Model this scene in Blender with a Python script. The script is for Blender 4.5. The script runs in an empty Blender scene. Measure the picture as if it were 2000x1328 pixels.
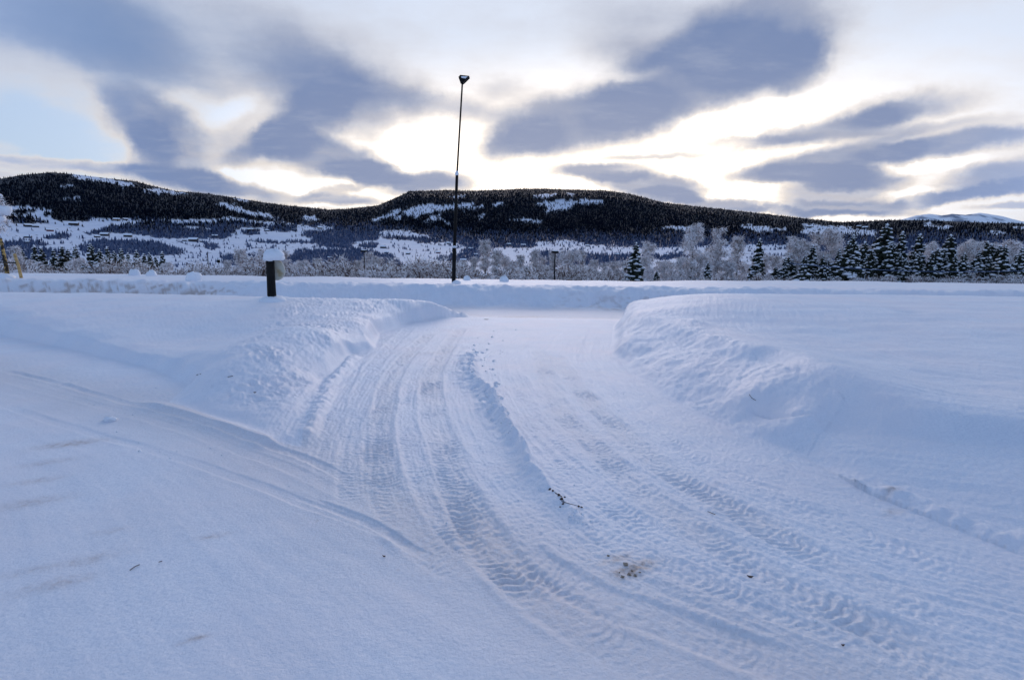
import bpy, math, random
import numpy as np
from mathutils import Vector, Matrix

scene = bpy.context.scene
R = math.radians
# ------------------------------------------------------------------ camera
F = 1000.0; H = 1.7; PITCH = R(9.2); ROLL = R(0.8)
def ray(px, py):
    a = (px - 1000) / F; b = -(py - 664) / F
    c, s = math.cos(ROLL), math.sin(ROLL)
    a2 = a * c - b * s; b2 = a * s + b * c
    return np.array([a2, math.cos(PITCH) + b2 * math.sin(PITCH), -math.sin(PITCH) + b2 * math.cos(PITCH)])
def at(px, py, z=0.0):
    r = ray(px, py); t = (z - H) / r[2]
    return r * t + np.array([0, 0, H])
def at_y(px, py, y):
    r = ray(px, py); t = y / r[1]
    return r * t + np.array([0, 0, H])
cam_d = bpy.data.cameras.new("camera"); cam = bpy.data.objects.new("camera", cam_d)
scene.collection.objects.link(cam); scene.camera = cam
cam_d.lens = 18.0; cam_d.sensor_width = 36.0; cam_d.clip_start = 0.05; cam_d.clip_end = 40000
_f = Vector(ray(1000, 664)); _r = Vector(ray(2000, 664)) - _f; _u = Vector(ray(1000, -336)) - _f
_m = Matrix((_r.normalized(), _u.normalized(), -_f.normalized())).transposed().to_4x4()
_m.translation = Vector((0, 0, H)); cam.matrix_world = _m

# ------------------------------------------------------------------ exposure
scene.view_settings.view_transform = 'Standard'; scene.view_settings.look = 'None'
scene.view_settings.gamma = 1.0; scene.view_settings.exposure = 0.36
scene.view_settings.use_curve_mapping = False
scene.render.engine = 'CYCLES'

# ------------------------------------------------------------------ sun behind the ridge, veiled by cloud
SUN_AZ = R(3.0); SUN_EL = R(12.0)
sd = bpy.data.lights.new("sun", 'SUN'); sun = bpy.data.objects.new("sun", sd); scene.collection.objects.link(sun)
sd.energy = 0.9; sd.angle = R(35); sd.color = (1.0, 0.85, 0.80)
_s = Vector((math.sin(SUN_AZ) * math.cos(SUN_EL), math.cos(SUN_AZ) * math.cos(SUN_EL), math.sin(SUN_EL)))
sun.rotation_euler = _s.to_track_quat('Z', 'Y').to_euler()

# ------------------------------------------------------------------ world: sky with evening clouds
world = bpy.data.worlds.new("World"); scene.world = world; world.use_nodes = True
nt = world.node_tree; nt.nodes.clear(); L = nt.links.new
def N(t, **k):
    n = nt.nodes.new(t)
    for a, b in k.items(): setattr(n, a, b)
    return n
def setin(n, i, v):
    if hasattr(v, 'bl_idname') or isinstance(v, bpy.types.NodeSocket): L(v, n.inputs[i])
    else: n.inputs[i].default_value = v
def M(op, a, b=0.0, c=0.0, clamp=False):
    n = N('ShaderNodeMath', operation=op); n.use_clamp = clamp
    setin(n, 0, a); setin(n, 1, b)
    if op in ('MULTIPLY_ADD', 'COMPARE', 'SMOOTH_MIN', 'SMOOTH_MAX'): setin(n, 2, c)
    return n.outputs[0]
def VM(op, a, b=(0, 0, 0)):
    n = N('ShaderNodeVectorMath', operation=op); setin(n, 0, a)
    if op == 'SCALE': setin(n, 3, b)
    else: setin(n, 1, b)
    return n.outputs[1] if op in ('LENGTH', 'DOT_PRODUCT') else n.outputs[0]
def SS(v, a, b, lo=0.0, hi=1.0):
    n = N('ShaderNodeMapRange'); n.interpolation_type = 'SMOOTHSTEP'
    setin(n, 0, v); n.inputs[1].default_value = a; n.inputs[2].default_value = b
    n.inputs[3].default_value = lo; n.inputs[4].default_value = hi
    return n.outputs[0]
def MIX(f, a, b):
    n = N('ShaderNodeMix'); n.data_type = 'RGBA'; setin(n, 0, f); setin(n, 6, a); setin(n, 7, b)
    return n.outputs[2]
def NOISE(v, scale, det=4.0, rough=0.55, col=False):
    n = N('ShaderNodeTexNoise'); n.noise_dimensions = '3D'; L(v, n.inputs['Vector'])
    n.inputs['Scale'].default_value = scale; n.inputs['Detail'].default_value = det; n.inputs['Roughness'].default_value = rough
    return n.outputs['Color'] if col else n.outputs[0]
tc = N('ShaderNodeTexCoord'); D = VM('NORMALIZE', tc.outputs['Generated'])
sep = N('ShaderNodeSeparateXYZ'); L(D, sep.inputs[0]); dx, dy, dz = sep.outputs
az = M('ARCTAN2', dx, dy); el = M('ARCSINE', dz)
zc = M('ADD', M('MAXIMUM', dz, 0.0), 0.16)
cmb = N('ShaderNodeCombineXYZ'); setin(cmb, 0, M('DIVIDE', dx, zc)); setin(cmb, 1, M('DIVIDE', dy, zc)); P = cmb.outputs[0]
ae = N('ShaderNodeCombineXYZ'); L(az, ae.inputs[0]); L(el, ae.inputs[1])
# warp of the cloud outlines
w1 = VM('SCALE', VM('SUBTRACT', NOISE(P, 1.1, 3.0, 0.5, True), (0.5, 0.5, 0.5)), 0.07)
w2 = VM('SCALE', VM('SUBTRACT', NOISE(D, 8.0, 7.0, 0.62, True), (0.5, 0.5, 0.5)), 0.085)
wsum = VM('MULTIPLY', VM('ADD', w1, w2), (1.15, 0.6, 0.0))
AE = VM('ADD', ae.outputs[0], wsum)
def azel(px, py):
    r = ray(px, py); return np.array([math.atan2(r[0], r[1]), math.asin(r[2] / np.linalg.norm(r))])
def blob(cx, cy, rx, ry, ang, soft=0.75):
    a = R(ang); c0 = azel(cx, cy)
    e1 = azel(cx + rx * math.cos(a), cy - rx * math.sin(a)) - c0
    e2 = azel(cx + ry * math.sin(a), cy + ry * math.cos(a)) - c0
    n = N('ShaderNodeMapping', vector_type='TEXTURE'); L(AE, n.inputs[0])
    n.inputs[1].default_value = (c0[0], c0[1], 0); n.inputs[2].default_value = (0, 0, math.atan2(e1[1], e1[0]))
    n.inputs[3].default_value = (np.hypot(*e1), np.hypot(*e2), 1)
    return SS(VM('LENGTH', n.outputs[0]), 1.0 + soft * 0.5, 1.0 - soft, 0, 1)
CL = [  # cx, cy, rx, ry, angle, weight, softness
 (120, 40, 300, 95, -8, .55, .9), (420, 70, 330, 120, -14, .42, .9), (620, 130, 210, 95, -30, .42, .8), (760, 60, 120, 60, -20, .15, .9),
 (690, 180, 180, 70, -16, .70, .8), (610, 235, 120, 55, 35, .65, .6), (540, 262, 115, 26, 24, .6, .6),
 (850, 205, 130, 24, -8, .42, .8), (250, 90, 330, 70, -22, .40, .9),
 (280, 228, 115, 54, -22, 1.0, .6), (295, 290, 50, 62, 10, .8, .7), (300, 165, 220, 50, -18, .35, .9), (200, 190, 70, 30, -30, .35, .9),
 (640, 300, 120, 40, -12, 1.0, .5), (715, 330, 80, 26, -10, .9, .5), (395, 338, 75, 38, -20, .7, .7), (440, 360, 150, 30, -8, .95, .6),
 (660, 384, 78, 13, -4, .8, .6), (660, 366, 60, 8, 12, .5, .7), (835, 354, 100, 26, 0, 1.1, .6), (185, 322, 95, 16, -4, .6, .6), (270, 332, 60, 20, -10, .6, .7),
 (50, 299, 75, 11, -4, .6, .8), (90, 200, 170, 60, -25, .28, .9), (60, 320, 150, 14, -3, .35, .9), (20, 345, 60, 8, 0, .3, .7), (560, 405, 90, 5, 0, .4, .7),
 (1480, 70, 190, 110, 12, 1.0, .5), (1330, 160, 240, 80, 22, 1.0, .5), (1130, 235, 200, 58, 12, 1.0, .5), (1020, 275, 90, 36, 10, .7, .6),
 (1270, 50, 200, 75, -5, .6, .8), (400, 265, 130, 45, 0, .35, .9), (420, 300, 200, 40, 10, .3, .9), (1230, 110, 130, 40, -5, .35, .8), (1560, 120, 70, 60, 40, .7, .6),
 (990, 180, 60, 26, 0, .35, .9), (940, 225, 70, 22, 0, .3, .9),
 (1760, 208, 165, 34, 7, .85, .7), (1620, 245, 190, 30, 12, .9, .6), (1450, 272, 130, 13, 5, .6, .7), (1300, 302, 160, 8, 6, .45, .7), (1720, 262, 150, 16, 8, .5, .8),
 (1630, 315, 200, 32, 10, 1.0, .5), (1840, 290, 220, 27, 8, 1.0, .5), (1560, 345, 150, 24, 0, .85, .5), (1650, 352, 110, 18, 0, .8, .6), (1610, 378, 120, 16, 3, .75, .6),
 (1950, 350, 180, 28, 10, .85, .6), (1870, 378, 210, 11, 6, .8, .6), (1970, 400, 100, 10, 2, .7, .6), (1640, 402, 130, 16, 0, .9, .5),
 (1180, 340, 125, 18, 0, .95, .5), (1270, 365, 130, 22, -4, .95, .5), (1400, 400, 110, 14, -4, .9, .5), (1300, 385, 80, 16, 0, .9, .5), (1560, 410, 130, 7, 0, .6, .6),
 (1830, 250, 200, 14, 6, .35, .8),
]
HO = [(445, 215, 75, 24, 20, .6, .9), (385, 195, 60, 22, 0, .4, .9), (820, 285, 75, 48, 10, .7, .8), (1240, 150, 90, 14, 12, .35, .9),
      (530, 345, 140, 18, -12, .5, .8), (90, 240, 150, 60, -20, .5, .9), (1460, 225, 200, 26, 15, .6, .7), (1370, 285, 170, 14, 6, .4, .7), (1300, 330, 120, 14, 8, .4, .8),
      (1450, 380, 90, 14, 0, .6, .8), (1790, 335, 130, 10, 6, .5, .8), (1760, 372, 100, 6, 6, .4, .8), (960, 335, 100, 18, 0, .3, .8)]
S = None
for cx, cy, rx, ry, an, w, so in CL:
    b = blob(cx, cy, rx, ry, an, so)
    S = M('MULTIPLY', b, w) if S is None else M('MULTIPLY_ADD', b, w, S)
S = M('MINIMUM', S, 1.45)
for cx, cy, rx, ry, an, w, so in HO:
    S = M('MULTIPLY_ADD', blob(cx, cy, rx, ry, an, so), -w, S)
inframe = blob(1000, 200, 1500, 620, 0, 0.4)
n_big = NOISE(P, 0.9, 4.0, 0.5); n_fine = NOISE(VM('MULTIPLY', D, (1.0, 1.0, 2.2)), 5.0, 10.0, 0.62)
rotn = N('ShaderNodeMapping'); L(P, rotn.inputs[0]); rotn.inputs[2].default_value = (0, 0, R(-28)); rotn.inputs[3].default_value = (1.5, 3.2, 1)
n_streak = NOISE(rotn.outputs[0], 2.0, 7.0, 0.62)
S = M('ADD', S, M('MULTIPLY', M('SUBTRACT', n_fine, 0.5), 0.75))
S = M('ADD', S, M('MULTIPLY', M('SUBTRACT', n_streak, 0.5), 0.45))
outside = M('MULTIPLY', SS(n_big, 0.42, 0.68), M('SUBTRACT', 1.0, inframe))
S = M('ADD', S, M('MULTIPLY', outside, 0.8))
dens = SS(S, -0.20, 0.98)
thick = SS(S, 0.45, 1.45)
# clear air behind: bluish to the left and overhead, veiled white and warm towards the hidden sun
gd = azel(1150, 350)
gl = N('ShaderNodeMapping', vector_type='TEXTURE'); L(ae.outputs[0], gl.inputs[0])
gl.inputs[1].default_value = (gd[0], gd[1], 0); gl.inputs[3].default_value = (0.85, 0.25, 1)
glow = SS(VM('LENGTH', gl.outputs[0]), 1.0, 0.1)
gl2 = N('ShaderNodeMapping', vector_type='TEXTURE'); L(ae.outputs[0], gl2.inputs[0])
gd2 = azel(1350, 150); gl2.inputs[1].default_value = (gd2[0], gd2[1], 0); gl2.inputs[3].default_value = (1.35, 0.85, 1)
veil = SS(VM('LENGTH', gl2.outputs[0]), 1.0, 0.25)
sky = N('ShaderNodeTexSky', sky_type='NISHITA'); sky.sun_disc = False
sky.sun_elevation = R(5.0); sky.sun_rotation = SUN_AZ; sky.altitude = 400; sky.air_density = 1.0; sky.dust_density = 1.0; sky.ozone_density = 2.0
nis = VM('MULTIPLY', VM('SCALE', sky.outputs[0], 0.24), (0.95, 1.0, 1.12))
lowb = SS(el, R(45), R(4))
clear = MIX(M('MULTIPLY', lowb, 0.75), VM('MULTIPLY_ADD' if False else 'MULTIPLY', nis, (1, 1, 1)), (0.335, 0.405, 0.57, 1))
clear = MIX(M('MULTIPLY', veil, 0.92), clear, (0.590, 0.648, 0.763, 1))
clear = MIX(glow, clear, (1.55, 1.38, 1.20, 1))
warm = M('MULTIPLY', SS(el, R(30), R(3)), SS(M('ABSOLUTE', az), 1.5, 0.5))
edge = M('MULTIPLY', M('MULTIPLY', dens, M('SUBTRACT', 1.0, dens)), 4.0)
clear = MIX(M('MULTIPLY', M('MULTIPLY', edge, warm), 0.75), clear, (0.80, 0.69, 0.56, 1))
warmc = M('MULTIPLY', M('MULTIPLY', warm, SS(n_streak, 0.40, 0.70)), 0.55)
cloudc = MIX(thick, (0.36, 0.385, 0.47, 1), (0.135, 0.19, 0.34, 1))
cloudc = MIX(M('MULTIPLY', SS(n_streak, 0.45, 0.75), 0.35), cloudc, (0.344, 0.377, 0.476, 1))
cloudc = MIX(M('MULTIPLY', warmc, M('SUBTRACT', 1.0, thick)), cloudc, (0.50, 0.44, 0.40, 1))
cloudc = MIX(M('MULTIPLY', blob(0, 30, 560, 150, -8, .9), 0.8), cloudc, (0.152, 0.234, 0.410, 1))
cloudc = MIX(M('MULTIPLY', glow, 0.35), cloudc, (0.328, 0.344, 0.426, 1))
cloudc = MIX(M('SUBTRACT', 1.0, inframe), cloudc, (0.30, 0.40, 0.66, 1))
final = MIX(M('MULTIPLY', dens, 0.96), clear, cloudc)
bg = N('ShaderNodeBackground'); L(final, bg.inputs[0]); bg.inputs[1].default_value = 1.0
# below the horizon: dull snow-lit ground colour
wo = N('ShaderNodeOutputWorld'); L(bg.outputs[0], wo.inputs[0])
world.cycles.sampling_method = 'MANUAL'; world.cycles.sample_map_resolution = 512

# ------------------------------------------------------------------ noise and geometry helpers
rng = np.random.default_rng(7); random.seed(7)
def _hash(ix, iy, seed):
    h = (ix.astype(np.int64) * 374761393 + iy.astype(np.int64) * 668265263 + seed * 974711) & 0xffffffff
    h = ((h ^ (h >> 13)) * 1274126177) & 0xffffffff
    return ((h ^ (h >> 16)) & 0xffff) / 65535.0
def vnoise(x, y, seed=0):
    x = np.asarray(x, float); y = np.asarray(y, float)
    ix = np.floor(x); iy = np.floor(y); fx = x - ix; fy = y - iy
    ang = 2 * np.pi
    def g(i, j):
        a = _hash(ix + i, iy + j, seed) * ang
        return np.cos(a) * (fx - i) + np.sin(a) * (fy - j)
    u = fx * fx * fx * (fx * (fx * 6 - 15) + 10); v = fy * fy * fy * (fy * (fy * 6 - 15) + 10)
    a = g(0, 0) * (1 - u) + g(1, 0) * u; b = g(0, 1) * (1 - u) + g(1, 1) * u
    return (a * (1 - v) + b * v) * 1.4
def fbm(x, y, octs=4, seed=0, gain=0.5):
    t = 0; a = 1; n = 0
    for o in range(octs):
        t = t + a * vnoise(x * 2 ** o + 17.3 * o, y * 2 ** o - 9.1 * o, seed + o); n += a; a *= gain
    return t / n
def sstep(a, b, x):
    t = np.clip((x - a) / (b - a), 0, 1); return t * t * (3 - 2 * t)
def smooth_line(pts, n=5):
    p = np.asarray(pts, float); q = []
    P_ = np.vstack([2 * p[0] - p[1], p, 2 * p[-1] - p[-2]])
    for i in range(1, len(P_) - 2):
        for k in range(n):
            t = k / n
            q.append(0.5 * (2 * P_[i] + (P_[i + 1] - P_[i - 1]) * t + (2 * P_[i - 1] - 5 * P_[i] + 4 * P_[i + 1] - P_[i + 2]) * t * t + (-P_[i - 1] + 3 * P_[i] - 3 * P_[i + 1] + P_[i + 2]) * t ** 3))
    q.append(p[-1]); return np.array(q)
def line_dist(x, y, pl):
    best = np.full(x.shape, 1e9); sd_ = np.zeros(x.shape); al = np.zeros(x.shape); s0 = 0.0
    for (ax, ay), (bx, by) in zip(pl[:-1], pl[1:]):
        vx, vy = bx - ax, by - ay; l = math.hypot(vx, vy) + 1e-9; vx /= l; vy /= l
        t = np.clip((x - ax) * vx + (y - ay) * vy, 0, l)
        ex = x - ax - t * vx; ey = y - ay - t * vy; d = ex * ex + ey * ey
        m = d < best; best = np.where(m, d, best)
        sd_ = np.where(m, np.sign(vx * ey - vy * ex), sd_); al = np.where(m, s0 + t, al); s0 += l
    return np.sqrt(best) * sd_, al
def inside(x, y, poly):
    c = np.zeros(x.shape, bool); n = len(poly)
    for i in range(n):
        x1, y1 = poly[i]; x2, y2 = poly[(i + 1) % n]
        if y1 == y2: continue
        m = ((y1 > y) != (y2 > y)) & (x < (x2 - x1) * (y - y1) / (y2 - y1) + x1)
        c ^= m
    return c
def px_line(pts, z=0.0): return np.array([at(a, b, z)[:2] for a, b in pts])
class TPS:
    def __init__(s, pts):   # (x, y, value)
        p = np.array(pts, float); n = len(p); s.p = p[:, :2]
        d = np.linalg.norm(s.p[:, None] - s.p[None], axis=2); K = s.k(d) + np.eye(n) * 0.02
        Pm = np.hstack([np.ones((n, 1)), s.p]); A = np.zeros((n + 3, n + 3)); A[:n, :n] = K; A[:n, n:] = Pm; A[n:, :n] = Pm.T
        s.w = np.linalg.solve(A, np.concatenate([p[:, 2], np.zeros(3)]))
    @staticmethod
    def k(r): return r * r * np.log(r + 1e-6)
    def __call__(s, x, y):
        t = s.w[-3] + s.w[-2] * x + s.w[-1] * y
        for (a, b), w in zip(s.p, s.w[:-3]): t = t + w * s.k(np.hypot(x - a, y - b))
        return t

# ------------------------------------------------------------------ ground layout (world metres)
toeL_px = [(0, 655), (100, 675), (200, 698), (300, 722), (365, 752), (330, 785), (400, 812), (470, 840), (545, 866), (588, 872), (592, 850), (615, 800), (645, 742), (690, 692), (735, 680), (742, 652), (800, 632), (890, 618), (985, 611)]
toeL = px_line(toeL_px)
d0 = toeL[0] - toeL[2]; d0 /= np.linalg.norm(d0)
islandL = np.vstack([[-42, 14.6], [-42, toeL[0][1] + 3.6] , toeL[0] + d0 * 14, toeL, [-0.6, 15.3], [-2.0, 15.0]])
toeR_px = [(1222, 606), (1196, 640), (1192, 690), (1250, 745), (1330, 800), (1450, 852), (1560, 885), (1700, 965), (1850, 1025), (2000, 1085)]
toeR = px_line(toeR_px)
d1 = toeR[-1] - toeR[-3]; d1 /= np.linalg.norm(d1)
fieldR = np.vstack([toeR, toeR[-1] + d1 * 1.5, toeR[-1] + d1 * 1.5 + [3, -2], [42, -3.2], [42, 15.2], [6, 15.2], [3.9, 14.9]])
def CP(lst): return [(*at(a, b, z)[:2], z) for a, b, z in lst]
tpsL = TPS(CP([(0, 598, .46), (150, 599, .46), (300, 601, .46), (450, 602, .47), (540, 598, .50), (620, 594, .5), (700, 592, .50), (790, 588, .50), (860, 592, .44), (905, 602, .25), (950, 608, .08),
    (0, 632, .30), (150, 645, .27), (300, 662, .19), (420, 672, .17), (480, 660, .24), (0, 650, .24), (200, 688, .2), (320, 712, .18), (500, 660, .36), (560, 640, .47), (450, 700, .33), (395, 735, .2), (600, 680, .33), (660, 650, .37), (560, 720, .22), (520, 770, .12), (430, 790, .07), (560, 830, .05),
    (620, 730, .12), (340, 768, .02), (690, 665, .2), (740, 635, .3), (820, 612, .25)]) + [(-42, 13, .5), (-25, 13.2, .48), (-42, 16, .4), (-3, 15, .3)])
tpsR = TPS(CP([(1228, 602, .45), (1242, 616, .42), (1330, 648, .44), (1450, 684, .46), (1550, 708, .47), (1640, 748, .44), (1750, 782, .40), (1870, 800, .38), (2000, 815, .38), (1300, 634, .46),
    (1400, 640, .46), (1300, 606, .6), (1500, 630, .54), (1800, 640, .56), (1500, 574, .79), (2000, 572, .82), (1750, 572, .82), (1310, 584, .70), (2000, 700, .46), (1750, 715, .40), (1600, 690, .42), (1850, 760, .36), (2000, 770, .37),
    (1650, 860, .16), (1760, 900, .13), (1900, 890, .2), (2000, 960, .13), (1720, 950, .05), (1850, 1005, .04), (1400, 765, .17), (1300, 720, .2), (1250, 690, .17), (1480, 775, .26), (1500, 815, .12), (1590, 790, .36), (1600, 840, .12), (2000, 1050, .02), (1420, 700, .38)]) + [(42, 12, .8), (42, 0, .6), (10, 0, .4), (25, 6, .6), (42, 16, .8)])
guide = smooth_line(np.vstack([[-.2, 24], px_line([(1080, 612), (1000, 650), (940, 700), (950, 780), (1005, 870), (1080, 950), (1200, 1040), (1400, 1130), (1700, 1240), (2300, 1420)])]), 3)
pathg = smooth_line(np.vstack([[-30, 17.5], px_line([(-200, 690), (0, 740), (250, 795), (460, 850), (700, 985), (1000, 1130), (1300, 1260), (1700, 1400)])]), 3)
berm = smooth_line(px_line([(925, 690), (920, 715), (928, 745), (955, 775), (985, 825), (1005, 868), (1035, 915), (1065, 952), (1110, 990), (1145, 1028)]), 3)
lumpL = px_line([(600, 600), (520, 640), (420, 720), (400, 760), (330, 785), (400, 812), (470, 845), (545, 872), (600, 880), (640, 760), (720, 700), (770, 640), (940, 618), (900, 600), (800, 585)])
lumpR = px_line([(1215, 608), (1185, 650), (1180, 700), (1260, 770), (1340, 815), (1450, 862), (1560, 900), (1640, 850), (1480, 770), (1360, 690), (1260, 640)])
TR = [  # pixel polyline, half width, depth, tread amplitude, seed
 ([(800, 640), (740, 700), (702, 780), (690, 870), (690, 960), (700, 1010)], .12, .010, .0035, 1),
 ([(840, 650), (775, 720), (745, 820), (745, 920), (770, 1000), (830, 1065), (930, 1130)], .13, .014, .0065, 2),
 ([(900, 640), (850, 720), (845, 800), (870, 880), (905, 980), (960, 1070), (1050, 1160), (1170, 1240), (1350, 1320)], .14, .018, .0075, 3),
 ([(880, 660), (800, 760), (800, 860), (830, 950), (890, 1040), (980, 1120), (1080, 1200)], .10, .008, .004, 4),
 ([(1010, 700), (1020, 780), (1070, 860), (1130, 930), (1230, 1010), (1380, 1085), (1600, 1180), (1900, 1290)], .12, .010, .0045, 5),
 ([(1080, 690), (1140, 770), (1220, 850), (1310, 925), (1420, 985), (1540, 1060), (1720, 1150), (1950, 1240)], .13, .016, .0065, 6),
 ([(1110, 650), (1180, 760), (1290, 850), (1420, 925), (1560, 990), (1750, 1075), (2000, 1170)], .12, .010, .003, 7),
 ([(1050, 680), (1090, 790), (1170, 880), (1270, 970), (1400, 1060), (1560, 1150), (1750, 1240), (1950, 1330)], .13, .014, .007, 8),
 ([(1090, 960), (1180, 1050), (1340, 1120), (1520, 1195), (1800, 1300), (2000, 1360)], .10, .010, .004, 9),
 ([(960, 1040), (1080, 1120), (1180, 1175), (1300, 1215), (1450, 1270), (1640, 1335)], .12, .022, .002, 10),
 ([(0, 722), (120, 750), (230, 783), (330, 808), (450, 846), (620, 905), (700, 950)], .045, .024, .0, 11),
 ([(0, 740), (150, 780), (300, 822), (450, 872), (600, 930), (720, 990)], .06, .007, .0, 12),
 ([(0, 790), (150, 840), (300, 880), (450, 930), (600, 985), (740, 1035), (900, 1090)], .05, .009, .0, 13),
 ([(560, 960), (700, 1012), (800, 1070), (900, 1110)], .04, .018, .0, 14),
 ([(730, 640), (690, 720), (655, 800), (640, 880), (640, 950)], .10, .008, .003, 15),
 ([(1160, 640), (1140, 700), (1160, 760)], .1, .012, .002, 16),
]
def terrace(x, y):
    """height of the far bank, terrace and the slope beyond it (world y)"""
    wob = 0.25 * vnoise(x * 0.5, y * 0 + 3.1, 5) + 0.10 * vnoise(x * 1.1, y * .8, 6)
    hb = 0.62 + 0.05 * vnoise(x * .35, 0 * y, 8) + 0.06 * sstep(0, 20, x)
    bank = hb * sstep(18.0 + wob, 19.5 + wob, y)
    top = bank - 0.10 * sstep(20.2, 21.5, y) * (1 - sstep(6, 14, x))
    drop = np.interp(y, [0, 27, 29, 34, 45, 60, 90], [0, 0, .08, .6, 2.4, 4.2, 7.0])
    return top - drop
def ground(x, y):
    n = x.shape; r = np.hypot(x, y)
    lane_d, lane_s = line_dist(x, y, guide); path_d, path_s = line_dist(x, y, pathg)
    z = terrace(x, y)
    z = z - 0.08 * sstep(14.0, 15.5, y) * (1 - sstep(17.5, 18.3, y))
    det = np.clip(1.6 - r / 14, 0.15, 1)
    # rough packed snow of the lane
    toe_d, _ = line_dist(x, y, toeL); 
    lane = sstep(0.05, 0.5, -path_d + .0) if False else sstep(-0.10, 0.45, path_d + 0.15 * vnoise(x * 1.2, y * 1.2, 33))
    front = (y < 15.5)
    st = fbm(lane_d * 9, lane_s * 0.6, 3, 40) * 0.010 + fbm(lane_d * 26, lane_s * 1.8, 2, 47) * 0.0045
    rough = fbm(x * 26, y * 26, 2, 50) * 0.0065 + fbm(x * 10, y * 10, 2, 51) * 0.0035 + 0.009 * sstep(.15, .6, fbm(x * 2.5, y * 2.5, 3, 52)) * fbm(x * 9, y * 9, 2, 53) + fbm(x * 3, y * 3, 2, 55) * 0.008
    z = z + np.where(front, lane * (st + rough) * (0.55 + 0.45 * det), 0)
    # smooth path in the left foreground
    smooth_ = fbm(path_d * 5, path_s * 0.5, 3, 60) * 0.006 + fbm(x * 9, y * 9, 2, 66) * 0.0022 + fbm(x * 28, y * 28, 2, 67) * 0.0009
    z = z + np.where(front, (1 - lane) * (smooth_ + 0.012 * sstep(.1, 1.2, -path_d)), 0)
    dirt = np.zeros(n)
    # left island
    inL = inside(x, y, islandL) ; dL, _ = line_dist(x, y, np.vstack([islandL, islandL[:1]])); dL = np.abs(dL)
    nearL = (x < 2) & (x > -60) & inL
    if nearL.any():
        X, Y, d = x[nearL], y[nearL], dL[nearL]
        h = np.clip(tpsL(X, Y), 0.0, .58)
        w = 0.22 + 0.1 * vnoise(X * 2, Y * 2, 70)
        e = sstep(0, w, d) * .75 + .25 * sstep(0, w * 2.6, d)
        lm = inside(X, Y, lumpL).astype(float); ld, _ = line_dist(X, Y, np.vstack([lumpL, lumpL[:1]]))
        lm = lm * sstep(-.1, .75, np.abs(ld) + .3 * fbm(X * 2, Y * 2, 2, 71)) * sstep(0, .3, d) * (.35 + .9 * sstep(-.25, .35, fbm(X * 1.3, Y * 1.3, 2, 78)))
        soft = fbm(X * .9, Y * .9, 3, 72) * 0.03
        lumps = (np.abs(fbm(X * 5.5, Y * 5.5, 4, 75)) * -0.075 + 0.018 + fbm(X * 13, Y * 13, 3, 76) * 0.022 + fbm(X * 2, Y * 2, 2, 77) * .04)
        z[nearL] += h * e + soft * e + lumps * lm + (1 - lm) * fbm(X * 7, Y * 7, 2, 79) * .003
    # right field
    inR = inside(x, y, fieldR); dR, _ = line_dist(x, y, np.vstack([fieldR, fieldR[:1]])); dR = np.abs(dR)
    if inR.any():
        X, Y, d = x[inR], y[inR], dR[inR]
        h = np.clip(tpsR(X, Y), 0.0, .9)
        w = 0.25 + 0.14 * vnoise(X * 1.6, Y * 1.6, 80)
        e = sstep(0, w, d) * .45 + .55 * sstep(0, w * 2.4, d)
        lm = inside(X, Y, lumpR).astype(float) * sstep(0, .2, d)
        wind = fbm(X * .35, Y * 1.3, 3, 82) * 0.035 * sstep(.5, 2, d) + fbm(X * 1.6, Y * 2.2, 2, 84) * .008
        lumps = np.abs(fbm(X * 3.2, Y * 3.2, 3, 85)) * -0.036 + .012 + fbm(X * 9, Y * 9, 3, 86) * 0.014
        z[inR] += (h + wind) * e + lumps * lm + fbm(X * 12, Y * 12, 2, 87) * .0018
        for a, b, zz, rad, am in [(1365, 640, .46, .28, .06), (1700, 640, .5, .5, .03), (1775, 617, .6, .22, -.06), (1600, 745, .45, .45, .06), (1530, 722, .45, .3, .05), (1490, 745, .4, .25, .04), (1455, 690, .45, .2, .03), (1400, 668, .44, .2, .03)]:
            c = at(a, b, zz); z[inR] += am * np.exp(-((X - c[0]) ** 2 + (Y - c[1]) ** 2) / rad ** 2)
        cr = smooth_line(px_line([(1224, 602), (1242, 616), (1330, 648), (1450, 684), (1550, 708), (1640, 748), (1750, 782), (1870, 800), (2000, 815), (2200, 850)], .45), 3)
        cd, cs = line_dist(X, Y, cr); cd = cd * 1.0 + .06 * vnoise(cs * 1.3, cs * 0, 89)
        z[inR] += (.10 * sstep(-.34, .05, cd) * np.exp(-(np.maximum(cd, 0) / .75) ** 1.6)) * sstep(0, .5, d) * sstep(0, .3, cs)
        tr_ = smooth_line(px_line([(1600, 905), (1700, 950), (1745, 962), (1850, 1005), (2000, 1058), (2200, 1130)], .03), 3); td, ts_ = line_dist(X, Y, tr_); td = td + .06 * vnoise(ts_ * 2.5, ts_ * 0, 97)
        z[inR] += .038 * np.exp(-(td / .12) ** 2) * sstep(0, .4, ts_) * (1 + 1.8 * fbm(X * 5, Y * 5, 3, 94))
        # broken overhang
        c1 = smooth_line(np.array([at(1462, 768, .3)[:2], at(1510, 800, .22)[:2], at(1560, 825, .16)[:2], at(1615, 832, .15)[:2]]), 3)
        dd, ss = line_dist(X, Y, c1)
        z[inR] += -0.035 * np.exp(-(dd / .035) ** 2) * sstep(0, .15, ss) * sstep(.9, .6, ss)
    # centre berm
    m = (np.abs(x) < 3) & (y > 2.2) & (y < 14)
    X, Y = x[m], y[m]; dd, ss = line_dist(X, Y, berm); tot = float(np.linalg.norm(np.diff(berm, axis=0), axis=1).sum())
    wid = np.interp(ss, [0, tot * .25, tot * .6, tot], [.26, .21, .12, .075]); hh = np.interp(ss, [0, tot * .15, tot * .5, tot * .8, tot], [.03, .08, .11, .13, .015])
    lump = 1 + 1.3 * fbm(X * 7, Y * 7, 3, 90) * np.interp(ss, [0, tot * .55, tot], [1, .8, .3])
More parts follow.
